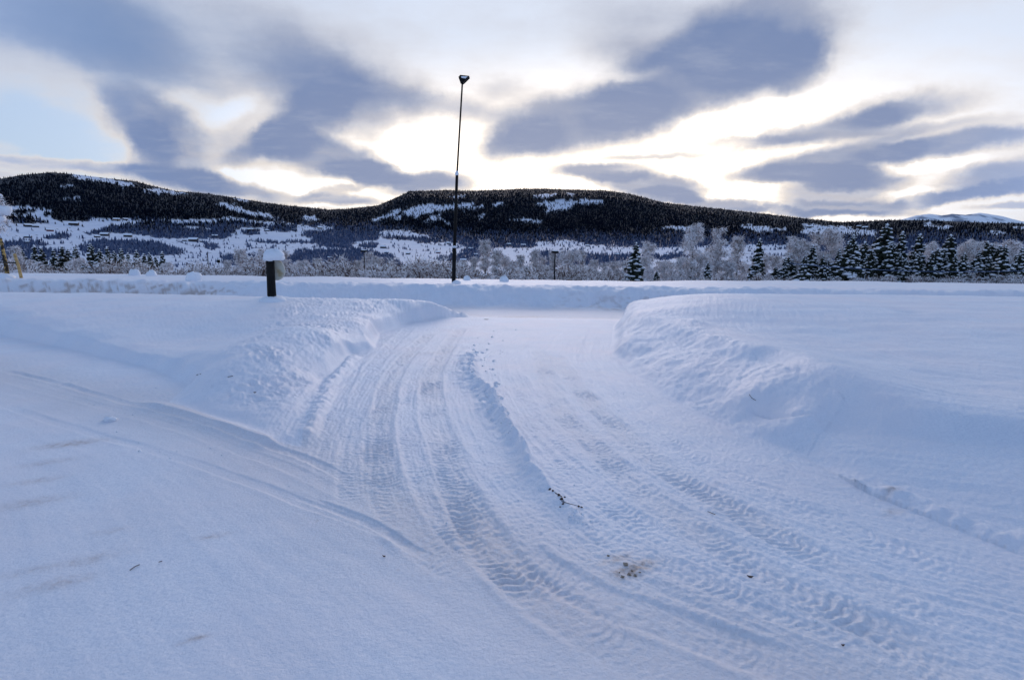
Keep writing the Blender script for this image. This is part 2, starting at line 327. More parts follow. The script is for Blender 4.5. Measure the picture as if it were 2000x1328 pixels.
    dd2 = dd + .04 * vnoise(ss * 2.2, ss * 0, 91)
    prof = np.where(dd2 > 0, np.exp(-(dd2 / (wid * .45)) ** 2), np.exp(-(np.abs(dd2) / (wid * .95)) ** 1.4))
    endf = sstep(tot, tot - .1, ss)
    z[m] += hh * prof * np.clip(lump, .2, 2)
    # raised rim at the tip of the island beside the lane
    rim = px_line([(596, 872), (600, 840), (620, 800), (648, 745), (690, 700)])
    m = (x > -4.5) & (x < -1) & (y > 3.5) & (y < 9.5)
    dd, ss = line_dist(x[m], y[m], rim); z[m] += 0.06 * np.exp(-(dd / .11) ** 2) * sstep(0, .4, ss) * (1 + .6 * fbm(x[m] * 8, y[m] * 8, 2, 93))
    # ridge of shoved snow along the path edge
    rd = px_line([(250, 786), (330, 800), (400, 824), (460, 842), (520, 862)])
    m = (x > -8) & (x < -1) & (y > 3.5) & (y < 8)
    dd, ss = line_dist(x[m], y[m], rd); z[m] += 0.05 * np.exp(-(dd / .12) ** 2) * sstep(0, .5, ss)
    # tyre tracks
    for pts, hw, dep, tr, sdd in TR:
        pl = smooth_line(px_line(pts), 4); lo = pl.min(0) - .5; hi = pl.max(0) + .5
        m = (x > lo[0]) & (x < hi[0]) & (y > lo[1]) & (y < hi[1]) & ~inL & ~inR
        X, Y = x[m], y[m]
        if not len(X): continue
        dd, ss = line_dist(X, Y, pl); dd = dd + .02 * vnoise(ss * 1.5, ss * 0, sdd); a = np.abs(dd)
        tl = float(np.linalg.norm(np.diff(pl, axis=0), axis=1).sum())
        fade = sstep(0, .5, ss) * sstep(tl, tl - .5, ss) * (0.55 + 0.9 * np.clip(vnoise(ss * .8, ss * 0 + 5, sdd + 20) + .35, 0, 1))
        dep = dep * (.46 if sdd not in (10, 11, 12, 13, 14) else .45)
        rut = -dep * sstep(hw * 1.15, hw * .8, a) + dep * (.5 + .8 * vnoise(ss * 3, ss * 0, sdd + 11)) * np.exp(-((a - hw * 1.25) / .03) ** 2)
        ph = ss / 0.058 + a * 6 + .75 * vnoise(ss * 5, dd * 9, sdd + 3) + .3 * vnoise(X * 19, Y * 19, sdd + 4)
        tread = .85 * tr * (np.clip(np.abs((ph % 1) * 2 - 1) * 2.4 - .7, 0, 1) * 2 - 1) * sstep(hw, hw * .85, a) * np.clip(.55 + 1.4 * vnoise(X * 2.3, Y * 2.3, sdd + 7), 0, 1.2)
        jag = dep * .6 * fbm(X * 16, Y * 16, 2, sdd) * sstep(hw * 1.6, hw, a)
        z[m] += (rut + tread + jag) * fade
        dirt[m] += .13 * sstep(hw * 1.8, hw * .3, a) * fade * (tr > .0055)
    # mound at the bollard
    c = at(531, 584, .55); z += .20 * np.exp(-np.sqrt((x - c[0] - .08) ** 2 + (y - c[1]) ** 2 + .01) / .26)
    # far bank: rough faces
    fb = sstep(17.8, 18.3, y) * sstep(20.8, 19.6, y)
    z += fb * (fbm(x * 1.6, y * 2, 3, 95) * .13 + fbm(x * 5, y * 4, 3, 96) * .05) 
    # colour: sand and dirt worn into the snow
    dn = fbm(x * 1.1, y * 1.1, 4, 100); df = fbm(x * 14, y * 20, 3, 101)
    dirt += np.where(front, .05 * sstep(-.2, .5, dn) + .24 * sstep(-.9, .1, path_d) * sstep(1.0, .1, path_d), 0)
    dirt += .25 * sstep(.38, .62, df) * sstep(.1, .5, fbm(x * .9, y * .9, 2, 108)) * front * sstep(2.0, .3, np.abs(path_d))
    dirt += .22 * sstep(14.4, 15.2, y) * sstep(18.3, 17.6, y)
    low = np.exp(-((y - 18.25 - .25 * vnoise(x * .6, y * 0, 103)) / .75) ** 2)
    spk = sstep(-.02, .30, fbm(x * 1.7, y * 3.4, 4, 102, .72))
    west = sstep(-9, -13, x) * 2.6 + .45 * sstep(0, 4, x) * sstep(9, 6, x) + .06
    dirt += low * spk * west * 1.1 + .12 * low * west
    dirt *= np.where(inL | inR, 0.15, 1)
    for a, b, rr_, am in [(140, 868, .22, .5), (95, 905, .16, .28), (60, 985, .2, .3), (70, 942, .15, .28), (110, 1145, .15, .32), (160, 1100, .14, .26), (50, 1120, .1, .22), (215, 1040, .1, .2), (1240, 1110, .13, .9), (1205, 1090, .1, .55), (415, 1050, .09, .3), (380, 1252, .05, .5), (1400, 945, .1, .1), (840, 690, .4, .15), (1020, 615, .8, .25), (1740, 970, .1, .4), (1745, 1000, .1, .35)]:
        c = at(a, b, 0.0); q = ((x - c[0]) * .8 + (y - c[1]) * .25) ** 2 / (rr_ * .9) ** 2 + ((y - c[1]) * 1.0 - (x - c[0]) * .5) ** 2 / (rr_ * .45) ** 2
        dirt += 1.6 * am * np.exp(-q * 1.2) * (0.45 + 1.2 * np.clip(fbm(x * 18, y * 18, 2, 104) + .2, 0, 1)) 
    return z, np.clip(dirt, 0, 1)

# ------------------------------------------------------------------ materials
def mat(name, col, rough=0.7, spec=0.3, **kw):
    m = bpy.data.materials.new(name); m.use_nodes = True; b = m.node_tree.nodes['Principled BSDF']
    b.inputs['Base Color'].default_value = (*col, 1); b.inputs['Roughness'].default_value = rough
    b.inputs['Specular IOR Level'].default_value = spec
    for k, v in kw.items(): b.inputs[k].default_value = v
    return m
def noisy(m, c2, scale, lo=.35, hi=.65, det=4, bump=0, bscale=None):
    t = m.node_tree; b = t.nodes['Principled BSDF']; c1 = tuple(b.inputs['Base Color'].default_value)
    tcn = t.nodes.new('ShaderNodeTexCoord'); no = t.nodes.new('ShaderNodeTexNoise'); no.inputs['Scale'].default_value = scale; no.inputs['Detail'].default_value = det
    t.links.new(tcn.outputs['Object'], no.inputs['Vector'])
    mr = t.nodes.new('ShaderNodeMapRange'); mr.inputs[1].default_value = lo; mr.inputs[2].default_value = hi; t.links.new(no.outputs[0], mr.inputs[0])
    mx = t.nodes.new('ShaderNodeMix'); mx.data_type = 'RGBA'; t.links.new(mr.outputs[0], mx.inputs[0]); mx.inputs[6].default_value = c1; mx.inputs[7].default_value = (*c2, 1)
    t.links.new(mx.outputs[2], b.inputs['Base Color'])
    if bump:
        n2 = t.nodes.new('ShaderNodeTexNoise'); n2.inputs['Scale'].default_value = bscale or scale * 3; n2.inputs['Detail'].default_value = 5
        t.links.new(tcn.outputs['Object'], n2.inputs['Vector'])
        bu = t.nodes.new('ShaderNodeBump'); bu.inputs['Strength'].default_value = 1.0; bu.inputs['Distance'].default_value = bump
        t.links.new(n2.outputs[0], bu.inputs['Height']); t.links.new(bu.outputs[0], b.inputs['Normal'])
    return m
SNOW = (0.885, 0.90, 0.95)
m_snow = mat('packed_snow', SNOW, .55, .5)
t = m_snow.node_tree; b = t.nodes['Principled BSDF']; lk = t.links.new
at_n = t.nodes.new('ShaderNodeAttribute'); at_n.attribute_name = 'dirt'
tcn = t.nodes.new('ShaderNodeTexCoord')
def tn(scale, det, rough=.6):
    n = t.nodes.new('ShaderNodeTexNoise'); n.inputs['Scale'].default_value = scale; n.inputs['Detail'].default_value = det; n.inputs['Roughness'].default_value = rough
    lk(tcn.outputs['Object'], n.inputs['Vector']); return n.outputs[0]
def mrange(v, a, b_, c=0., d=1.):
    n = t.nodes.new('ShaderNodeMapRange'); lk(v, n.inputs[0])
    for i, q in enumerate((a, b_, c, d)): n.inputs[i + 1].default_value = q
    return n.outputs[0]
def mixc(f, a, b_):
    n = t.nodes.new('ShaderNodeMix'); n.data_type = 'RGBA'; lk(f, n.inputs[0])
    for i, q in ((6, a), (7, b_)):
        if isinstance(q, tuple): n.inputs[i].default_value = (*q, 1)
        else: lk(q, n.inputs[i])
    return n.outputs[2]
base = mixc(mrange(tn(1.3, 6), .35, .7), SNOW, (.78, .81, .88))
base = mixc(mrange(tn(60, 3), .40, .75), base, (.70, .74, .82))
base = mixc(mrange(tn(.6, 5), .42, .68), base, (.86, .83, .87))
dm = t.nodes.new('ShaderNodeMath'); dm.operation = 'MULTIPLY'; lk(at_n.outputs['Fac'], dm.inputs[0]); lk(mrange(tn(35, 4, .7), .25, .7, .35, 1.25), dm.inputs[1])
base = mixc(dm.outputs[0], base, (.44, .35, .31))
lk(base, b.inputs['Base Color'])
bu = t.nodes.new('ShaderNodeBump'); bu.inputs['Strength'].default_value = 1.0; bu.inputs['Distance'].default_value = .006
lk(tn(55, 4, .65), bu.inputs['Height'])
bu2 = t.nodes.new('ShaderNodeBump'); bu2.inputs['Distance'].default_value = .0012; lk(tn(260, 2, .6), bu2.inputs['Height']); lk(bu.outputs[0], bu2.inputs['Normal'])
lk(bu2.outputs[0], b.inputs['Normal'])

m_terr = mat('valley_snow_and_forest_floor', SNOW, .7, .3)
t = m_terr.node_tree; b = t.nodes['Principled BSDF']; lk = t.links.new
at_n = t.nodes.new('ShaderNodeAttribute'); at_n.attribute_name = 'forest'
at_n2 = t.nodes.new('ShaderNodeAttribute'); at_n2.attribute_name = 'frost'
tcn = t.nodes.new('ShaderNodeTexCoord')
fcol = mixc(at_n2.outputs['Fac'], (.0012, .0018, .005), (.07, .095, .17))  # lower woods: frost tone with the valley haze's blue painted in
scol = mixc(mrange(tn(.02, 5), .35, .7), (.72, .76, .85), (.60, .65, .76))
lk(mixc(at_n.outputs['Fac'], scol, fcol), b.inputs['Base Color'])

m_snowc = noisy(mat('fresh_snow', (.88, .90, .94), .6, .4), (.80, .83, .9), 3, bump=.004, bscale=25)
m_frost = mat('frosted_twigs', (.86, .80, .80), .8, .2)
m_frost2 = mat('hoar_frost', (.95, .94, .96), .8, .2)
m_twig = mat('brown_twigs', (.13, .085, .07), .8, .2)
m_bark = noisy(mat('dark_bark', (.035, .028, .024), .9, .2), (.10, .09, .085), 6)
m_needle = noisy(mat('spruce_needles', (.010, .016, .012), .8, .2), (.022, .028, .018), 1.2)
m_far = mat('far_conifers', (.0014, .0022, .006), 1, 0)
m_farfrosthaze = mat('far_frosted_trees', (.10, .135, .23), .9, .1)  # frosted trees, tinted bluer to stand in for valley haze
m_farmid = mat('far_half_frosted_trees', (.035, .05, .11), .9, .1)  # half frosted, with some of the haze blue in the colour
m_black = noisy(mat('weathered_dark_metal', (.005, .005, .006), .7, .15), (.013, .012, .012), 8)
m_galv = mat('grey_metal', (.18, .18, .19), .5, .5)
m_lens = mat('white_lamp_glass', (.8, .82, .85), .3, .5)
m_stake = noisy(mat('peeled_pine_stake', (.62, .42, .18), .8, .2), (.40, .26, .11), 9)
m_stakedark = noisy(mat('stained_stake_bark', (.50, .33, .12), .8, .2), (.04, .03, .02), 7, .42, .52)
m_strap = mat('black_rubber_strap', (.01, .01, .01), .5, .4)
m_disc = noisy(mat('rime_covered_plate', (.55, .53, .46), .8, .2), (.34, .25, .12), 5, .45, .7)
m_red = mat('red_painted_boards', (.16, .035, .03), .8, .2)
m_brown = mat('dark_brown_boards', (.05, .04, .04), .8, .2)
m_yel = mat('ochre_boards', (.22, .16, .10), .8, .2)
m_leaf = mat('brown_dead_leaf', (.06, .03, .02), .7, .3)
m_clod = noisy(mat('frozen_sand_clod', (.46, .38, .30), .9, .2), (.25, .19, .14), 60)

# ------------------------------------------------------------------ mesh helpers
def raw_mesh(name, V, Fc, mats, smooth=False, midx=None):
    V = np.asarray(V, np.float32); Fc = np.asarray(Fc, np.int32); me = bpy.data.meshes.new(name); k = Fc.shape[1]
    me.vertices.add(len(V)); me.vertices.foreach_set('co', V.ravel())
    me.loops.add(Fc.size); me.loops.foreach_set('vertex_index', Fc.ravel())
    me.polygons.add(len(Fc)); me.polygons.foreach_set('loop_start', np.arange(0, Fc.size, k, dtype=np.int32))
    try: me.polygons.foreach_set('loop_total', np.full(len(Fc), k, np.int32))
    except Exception: pass
    if midx is not None: me.polygons.foreach_set('material_index', np.asarray(midx, np.int32))
    me.polygons.foreach_set('use_smooth', np.full(len(Fc), smooth, bool))
    for m_ in (mats if isinstance(mats, (list, tuple)) else [mats]): me.materials.append(m_)
    me.update(calc_edges=True); return me
def link(name, data, parent=None, **props):
    o = bpy.data.objects.new(name, data); scene.collection.objects.link(o)
    if parent: o.parent = parent
    for k, v in props.items(): o[k] = v
    return o
def thing(name, label, cat, loc, rotz=0.0, group=None, scale=1.0):
    o = bpy.data.objects.new(name, None); scene.collection.objects.link(o); o.location = loc; o.rotation_euler = (0, 0, rotz)
    o.scale = (scale,) * 3 if not isinstance(scale, (tuple, list)) else scale
    o.empty_display_size = .2; o['label'] = label; o['category'] = cat
    if group: o['group'] = group
    return o
class MB:
    def __init__(s): s.V = []; s.F = []; s.mi = []; s.n = 0
    def add(s, V, Fc, mi=0):
        s.V.append(np.asarray(V, float)); Fc = [tuple(i + s.n for i in f) for f in Fc]; s.F += Fc; s.mi += [mi] * len(Fc); s.n += len(V)
    def tube(s, p0, p1, r0, r1, n=8, mi=0, cap=True):
        s.path([p0, p1], [r0, r1], n, mi, cap)
    def path(s, pts, rad, n=8, mi=0, cap=True):
        pts = [Vector(p) for p in pts]; V = []; Fc = []
        for i, p in enumerate(pts):
            d = (pts[min(i + 1, len(pts) - 1)] - pts[max(i - 1, 0)]).normalized()
            a = d.orthogonal().normalized() if i == 0 else (a - d * a.dot(d)).normalized()
            bb = d.cross(a)
            for k in range(n):
                th = 2 * math.pi * k / n; V.append(p + (a * math.cos(th) + bb * math.sin(th)) * rad[i])
        for i in range(len(pts) - 1):
            for k in range(n):
                k2 = (k + 1) % n; Fc.append((i * n + k, i * n + k2, (i + 1) * n + k2, (i + 1) * n + k))
        if cap: Fc.append(tuple(range(n))[::-1]); Fc.append(tuple((len(pts) - 1) * n + k for k in range(n)))
        s.add([tuple(v) for v in V], Fc, mi)
    def box(s, c, h, rz=0, mi=0):
        V = []
        for sx in (-1, 1):
            for sy in (-1, 1):
                for sz in (-1, 1):
                    X, Y = sx * h[0], sy * h[1]; V.append((c[0] + X * math.cos(rz) - Y * math.sin(rz), c[1] + X * math.sin(rz) + Y * math.cos(rz), c[2] + sz * h[2]))
        s.add(V, [(0, 1, 3, 2), (4, 6, 7, 5), (0, 4, 5, 1), (2, 3, 7, 6), (0, 2, 6, 4), (1, 5, 7, 3)], mi)
    def ell(s, c, r, nu=14, nv=8, noise=0.0, seed=0, mi=0, flat=None, power=1.0):
        V = []; Fc = []
        for j in range(nv + 1):
            ph = math.pi * j / nv - math.pi / 2
            for i in range(nu):
                th = 2 * math.pi * i / nu; k = 1 + noise * float(vnoise(np.array([math.cos(th) * 1.7 + ph * 1.3 + seed * 3.1]), np.array([math.sin(th) * 1.7 + seed]), seed)[0])
                cz = math.sin(ph); zz = cz * r[2] * k
                if flat is not None and zz < flat: zz = flat
                cr = max(math.cos(ph), 0) ** power
                V.append((c[0] + cr * math.cos(th) * r[0] * k, c[1] + cr * math.sin(th) * r[1] * k, c[2] + zz))
        for j in range(nv):
            for i in range(nu):
                i2 = (i + 1) % nu; Fc.append((j * nu + i, j * nu + i2, (j + 1) * nu + i2, (j + 1) * nu + i))
        s.add(V, Fc, mi)
    def mesh(s, name, mats, smooth=False):
        me = bpy.data.meshes.new(name); V = np.vstack(s.V); me.from_pydata([tuple(v) for v in V], [], s.F)
        for m_ in (mats if isinstance(mats, (list, tuple)) else [mats]): me.materials.append(m_)
        me.polygons.foreach_set('material_index', s.mi); me.polygons.foreach_set('use_smooth', [smooth] * len(s.F)); me.update(); return me
def part(name, mb, mats, parent, smooth=False, **props): return link(name, mb.mesh(name, mats, smooth), parent, **props)
def grid_faces(nr, nc, wrap):
    i = np.arange(nr - 1)[:, None]; j = np.arange(nc if wrap else nc - 1)[None]; j2 = (j + 1) % nc
    a = i * nc + j; b_ = i * nc + j2; c = (i + 1) * nc + j2; d = (i + 1) * nc + j
    return np.stack([a, b_, c, d], -1).reshape(-1, 4)[:, ::-1]
def front_angles(half, step, coarse):
    f = np.arange(-half, half + 1e-6, step); bk = np.arange(half + coarse, 360 - half - coarse * .5, coarse)
    return np.radians(np.concatenate([f, bk]))

# ------------------------------------------------------------------ snow-covered ground near the camera
A = front_angles(52, 0.09, 4.0)
dep = np.radians(np.concatenate([[80, 70, 60, 54, 50, 48.5, 47], np.arange(46, 6.3, -0.066), np.arange(6.28, 4.4, -0.026), np.arange(4.35, 2.5, -0.045)]))
RR = H / np.tan(dep)
rr, aa = np.meshgrid(RR, A, indexing='ij'); gx = rr * np.sin(aa); gy = rr * np.cos(aa)
gz, gd_ = ground(gx.ravel(), gy.ravel())
V = np.stack([gx.ravel(), gy.ravel(), gz], 1)
Fg = grid_faces(len(RR), len(A), True)
V = np.vstack([V, [[0, 0, 0]]]); c0 = len(V) - 1
me = raw_mesh('snow_ground', V, Fg, m_snow, True)
na = len(A)
att = me.attributes.new('dirt', 'FLOAT', 'POINT'); att.data.foreach_set('value', np.append(gd_, 0).astype(np.float32))
o_ground = link('snow_ground', me, kind='structure')
print('ground verts', len(V), 'rmax', RR[-1])
def gh(x, y):
    z, _ = ground(np.array([float(x)]), np.array([float(y)])); return float(z[0])
def gat(px, py, z0=0.0):
    """where the view ray of a photo point meets the snow"""
    z = z0
    d = ray(px, py); t0_ = 1.7 / -d[2]
    for n_ in range(2):
        ts = np.linspace(t0_ * .5, t0_ * 1.02, 260) if n_ == 0 else np.linspace(lo, hi, 40)
        zr = H + d[2] * ts; zg, _ = ground(d[0] * ts, d[1] * ts); k = int(np.argmax(zr <= zg)) or len(ts) - 1
        lo, hi = ts[k - 1], ts[k]
    return Vector((d[0] * hi, d[1] * hi, float(zg[k])))

# ------------------------------------------------------------------ valley and hills
sky_px = [(-900, 395), (-500, 380), (-200, 358), (0, 350), (40, 342), (100, 337), (150, 341), (200, 347), (265, 355), (300, 364), (345, 374), (400, 378), (450, 385), (500, 393), (560, 402), (640, 410), (680, 408), (740, 401), (770, 388), (800, 374), (870, 372), (930, 373), (1020, 369), (1080, 370), (1180, 372), (1230, 379), (1300, 397), (1400, 408), (1500, 419), (1600, 430), (1640, 435), (1740, 430), (1800, 430), (1900, 434), (2000, 437), (2300, 436), (2800, 420), (3200, 430)]
sk = np.array([[math.atan2(ray(*p)[0], ray(*p)[1]), ray(*p)[2] / math.hypot(ray(*p)[0], ray(*p)[1])] for p in sky_px])
A2 = front_angles(54, 0.11, 3.0)
AW = (A2 + np.pi) % (2 * np.pi) - np.pi
skt = np.interp(AW, sk[:, 0], sk[:, 1])                       # tangent of skyline elevation
R2 = np.concatenate([[33, 35, 38, 42, 46, 52, 60, 70, 85, 105, 130, 170, 220, 300, 400, 520], np.geomspace(600, 5200, 170), [5500, 6200, 8000, 12000]])
rr, aa = np.meshgrid(R2, A2, indexing='ij'); sk2 = np.broadcast_to(skt, rr.shape); aw = np.broadcast_to(AW, rr.shape)
def tz(r, a, skv):
    x = r * np.sin(a); y = r * np.cos(a)
    near = terrace(x, y) - 0.04
    # tangents of elevation relative to the eye at knots of distance
    k = [150, 300, 600, 900, 1300, 1800, 2500, 3300, 4300, 5200]
    tt = [-.072, -.064, -.042, -.026, -.010, .005, .022, .046, None, None]
    lr = np.log(r); t_ = np.zeros(r.shape)
    vals = []
    for kk, v in zip(k, tt):
        if kk == 3300: vals.append(np.minimum(.046, skv * .62) + 0 * r)
        elif kk == 4300: vals.append(skv * .90)
        elif kk == 5200: vals.append(skv * 1.0)
        elif kk == 2500: vals.append(np.minimum(.022, skv * .4))
        else: vals.append(np.full(r.shape, v))
    for i in range(len(k) - 1):
        m_ = (r >= k[i]) & (r <= k[i + 1]); u = (lr - math.log(k[i])) / (math.log(k[i + 1]) - math.log(k[i]))
        t_ = np.where(m_, vals[i] * (1 - u) + vals[i + 1] * u, t_)
    t_ = np.where(r < 150, -.072, t_)
    far = H + t_ * r
    far = np.where(r > 5200, H + skv * 5200 - (r - 5200) * .25, far)
    u = sstep(70, 200, r)
    z = near * (1 - u) + far * u
    amp = np.interp(r, [150, 600, 1500, 3000, 4500, 5200], [0, 2, 7, 18, 22, 6])
    z = z + amp * fbm(x / 420, y / 420, 4, 130)
    return z
zz = tz(rr, aa, sk2); x2 = rr * np.sin(aa); y2 = rr * np.cos(aa)
def project(x, y, z):
    z = z - H
    yf = y * math.cos(PITCH) - z * math.sin(PITCH); b2 = (y * math.sin(PITCH) + z * math.cos(PITCH)) / np.maximum(yf, 1e-3); a2 = x / np.maximum(yf, 1e-3)
    c, s = math.cos(ROLL), math.sin(ROLL); a = a2 * c + b2 * s; b_ = -a2 * s + b2 * c
    return 1000 + a * F, 664 - b_ * F
flow = [(-400, 400), (0, 402), (60, 405), (100, 412), (180, 428), (300, 430), (420, 428), (450, 424), (500, 432), (560, 436), (600, 440), (640, 452), (700, 462), (745, 455), (800, 452), (870, 470), (900, 478), (1000, 474), (1060, 476), (1150, 478), (1250, 484), (1400, 480), (1500, 478), (1535, 480), (1560, 520), (1700, 530), (2000, 530), (2600, 530)]
snowp = [[(133, 338), (160, 340), (200, 347), (262, 359), (258, 366), (220, 358), (180, 353), (150, 349)], [(113, 365), (125, 361), (141, 362), (130, 368)], [(280, 370), (310, 369), (366, 378), (345, 381), (300, 378)],
 [(424, 399), (445, 395), (470, 407), (502, 416), (499, 424), (460, 414), (435, 405)], [(456, 387), (475, 387), (492, 393), (475, 395)], [(500, 413), (520, 417), (548, 427), (535, 430), (505, 422)],
 [(586, 424), (605, 421), (622, 428), (615, 433), (598, 431)], [(614, 442), (630, 437), (650, 446), (645, 452), (625, 450)], [(729, 429), (755, 419), (780, 406), (785, 412), (760, 425), (735, 433)],
 [(778, 422), (800, 405), (830, 399), (870, 401), (927, 397), (924, 405), (880, 411), (850, 415), (810, 428), (803, 421)], [(828, 433), (845, 423), (866, 419), (864, 425), (840, 436)],
 [(876, 386), (895, 381), (914, 381), (905, 388)], [(948, 404), (970, 397), (986, 395), (975, 404)], [(903, 413), (925, 404), (945, 400), (938, 407)], [(934, 428), (942, 418), (953, 417), (945, 427)], [(864, 438), (872, 434), (883, 436), (875, 440)],
 [(1046, 399), (1065, 393), (1105, 391), (1120, 401), (1115, 409), (1058, 417), (1068, 406)], [(1110, 392), (1140, 390), (1175, 391), (1180, 397), (1150, 400), (1118, 400)], [(1036, 382), (1060, 379), (1090, 379), (1075, 386), (1045, 386)], [(1106, 378), (1118, 377), (1120, 382), (1108, 382)],
 [(995, 429), (1030, 429), (1067, 433), (1060, 436), (1020, 434)], [(1295, 441), (1345, 444), (1350, 450), (1297, 448)], [(1440, 441), (1465, 439), (1514, 446), (1506, 455), (1470, 452)], [(1498, 446), (1540, 446), (1538, 451), (1500, 452)],
 [(1566, 438), (1600, 439), (1640, 443), (1700, 450), (1715, 456), (1705, 462), (1660, 458), (1600, 457), (1568, 457)], [(1800, 434), (1812, 432), (1822, 440), (1862, 442), (1855, 448), (1815, 446)], [(1924, 453), (1945, 450), (1967, 455), (1960, 459), (1930, 457)], [(1980, 442), (2010, 442), (2010, 447), (1985, 447)],
 [(742, 452), (760, 451), (795, 448), (790, 458), (745, 462)], [(765, 425), (780, 420), (782, 426), (768, 430)], [(640, 452), (650, 455), (640, 460)], [(230, 365), (238, 364), (240, 368)], [(120, 386), (158, 384), (155, 390), (125, 391)]]
woodp = [[(0, 420), (60, 424), (90, 436), (30, 438)], [(420, 430), (470, 432), (520, 438), (515, 446), (440, 444)], [(0, 492), (90, 486), (150, 500), (60, 512), (0, 510)], [(470, 452), (500, 448), (505, 458), (475, 460)], [(590, 452), (640, 452), (650, 464), (600, 466)], [(900, 470), (1060, 476), (1040, 484), (905, 482)], [(430, 500), (520, 496), (600, 505), (560, 520), (440, 518)],
 [(33, 437), (38, 424), (55, 423), (62, 438)], [(85, 418), (110, 412), (172, 422), (175, 432), (120, 433)], [(20, 412), (70, 410), (72, 418), (25, 420)],
 [(168, 458), (210, 443), (240, 440), (300, 430), (345, 436), (360, 446), (410, 448), (450, 440), (462, 455), (440, 466), (320, 467), (280, 460), (230, 456)], [(340, 438), (420, 435), (470, 440), (470, 448), (400, 447)],
 [(150, 484), (200, 468), (300, 472), (345, 484), (360, 497), (310, 500), (165, 496)], [(85, 466), (130, 455), (138, 460), (120, 468)], [(518, 443), (545, 438), (582, 442), (575, 453), (530, 452)], [(610, 464), (650, 450), (740, 455), (742, 468), (690, 474), (690, 486), (640, 484), (612, 476)],
 [(740, 462), (800, 462), (870, 470), (860, 474), (760, 467)], [(816, 474), (830, 463), (842, 470), (838, 476)], [(575, 490), (700, 486), (770, 500), (790, 522), (640, 525), (560, 510)], [(850, 505), (880, 498), (940, 494), (940, 512), (870, 512)], [(400, 472), (424, 478), (420, 488), (405, 486)],
 [(0, 476), (60, 470), (100, 478), (60, 486), (0, 488)], [(900, 486), (960, 478), (960, 494), (900, 496)], [(1050, 492), (1250, 500), (1250, 520), (1050, 520)], [(700, 478), (735, 474), (740, 484), (710, 486)], [(560, 470), (640, 474), (640, 478), (560, 474)], [(495, 470), (560, 474), (560, 477), (495, 474)], [(1160, 470), (1250, 478), (1350, 500), (1300, 510), (1200, 490)]]
fieldsp = [[(1040, 476), (1100, 468), (1145, 476), (1150, 484), (1050, 484)], [(1150, 478), (1250, 484), (1340, 490), (1300, 500), (1150, 490)]]
def masks(x, y, z):
    px, py = project(x, y, z)
    wx = 22 * fbm(px / 16, py / 6, 4, 140, .65); wy = 6.5 * fbm(px / 9, py / 5, 4, 144, .65)
    qx, qy = px + wx, py + wy
    fo = qy < np.interp(px, [a for a, _ in flow], [b_ for _, b_ in flow])
    for p in snowp: fo &= ~inside(qx, qy, p)
    for p in woodp: fo |= inside(qx, qy, p)
    for p in fieldsp: fo &= ~inside(qx, qy, p)
    fo = fo & (y > 0) | ((y <= 0) & (fbm(x / 900, y / 900, 3, 148) > 0))
    fo |= (fbm(px / 9, py / 3.2, 3, 157) > .42) & (py > 415) & (py < 500) & (y > 0)
    hedge = (np.abs(fbm(px / 70, py / 9, 2, 150)) < .012) & (py > 440) & (fbm(px / 12, py / 5, 2, 151) > .05)
    hedge |= (np.abs(vnoise(px / 120, py / 14, 152)) < .02) & (py > 470) & (vnoise(px / 6, py / 4, 153) > -.1)
    fo = fo | (hedge & (y > 0))
    frost_haze = np.clip((py - 428 - 22 * sstep(600, 1000, px) + 14 * fbm(px / 40, py / 18, 3, 155)) / 42, 0, 1)  # more frost and painted haze blue towards the foot of the slopes
    return fo, frost_haze, px, py
fo, fr, ppx, ppy = masks(x2.ravel(), y2.ravel(), zz.ravel())
fo = fo & (rr.ravel() > 550)
V = np.stack([x2.ravel(), y2.ravel(), zz.ravel()], 1)
me = raw_mesh('valley_and_hills', V, grid_faces(len(R2), len(A2), True), m_terr, True)
me.attributes.new('forest', 'FLOAT', 'POINT').data.foreach_set('value', fo.astype(np.float32))
me.attributes.new('frost', 'FLOAT', 'POINT').data.foreach_set('value', fr.astype(np.float32))
link('valley_and_hills', me, kind='structure')
ZG = zz; NA2 = len(A2)
def terr_hit(px, py):
    """world point of the far terrain seen at a photo point"""
    d = ray(px, py); a = math.atan2(d[0], d[1]); j = int(np.argmin(np.abs(AW - a))); te = d[2] / math.hypot(d[0], d[1])
    col = (ZG[:, j] - H) / R2; ok = np.where((col[1:] >= te) & (col[:-1] < te) & (R2[1:] > 550))[0]
    i = ok[0] if len(ok) else 60
    u = (te - col[i]) / (col[i + 1] - col[i] + 1e-9); u = min(max(u, 0), 1); r = R2[i] * (1 - u) + R2[i + 1] * u
    return Vector((r * math.sin(a), r * math.cos(a), float(ZG[i, j] * (1 - u) + ZG[i + 1, j] * u)))
def tzat(x, y):
    r = math.hypot(x, y); a = math.atan2(x, y); s = float(np.interp(a, sk[:, 0], sk[:, 1]))
    return float(tz(np.array([r]), np.array([a]), np.array([s]))[0])

# far fells beyond the ridge
fell = [(1735, 434), (1765, 428), (1790, 421), (1815, 418), (1840, 421), (1860, 418), (1885, 420), (1915, 416), (1935, 419), (1960, 423), (1985, 430), (2020, 437), (2100, 445)]
pts = []
fx = np.array([p[0] for p in fell]); fy = np.array([p[1] for p in fell])
cols = np.linspace(1735, 2100, 120); rows = np.linspace(0, 1, 12); V = []
for u in rows:
    for c in cols:
        yv = np.interp(c, fx, fy) + 1.0 * fbm(np.array([c / 9.]), np.array([2.]), 3, 160)[0]
        top = at_y(c, yv, 11000 * 0.9); zt = top[2]; zb = 60.0
        dist = 9900 + (u - 1) * 1800; h = zb + (zt - zb) * (u ** .8) 
        h += 18 * float(fbm(np.array([c / 12.]), np.array([u * 5]), 3, 161)[0]) * u * (1 - u) * 4
        V.append((top[0] * dist / 9900, dist, h))
for c in cols:
    top = at_y(c, 440, 9900); V.append((top[0] * 1.15, 11600, 60))
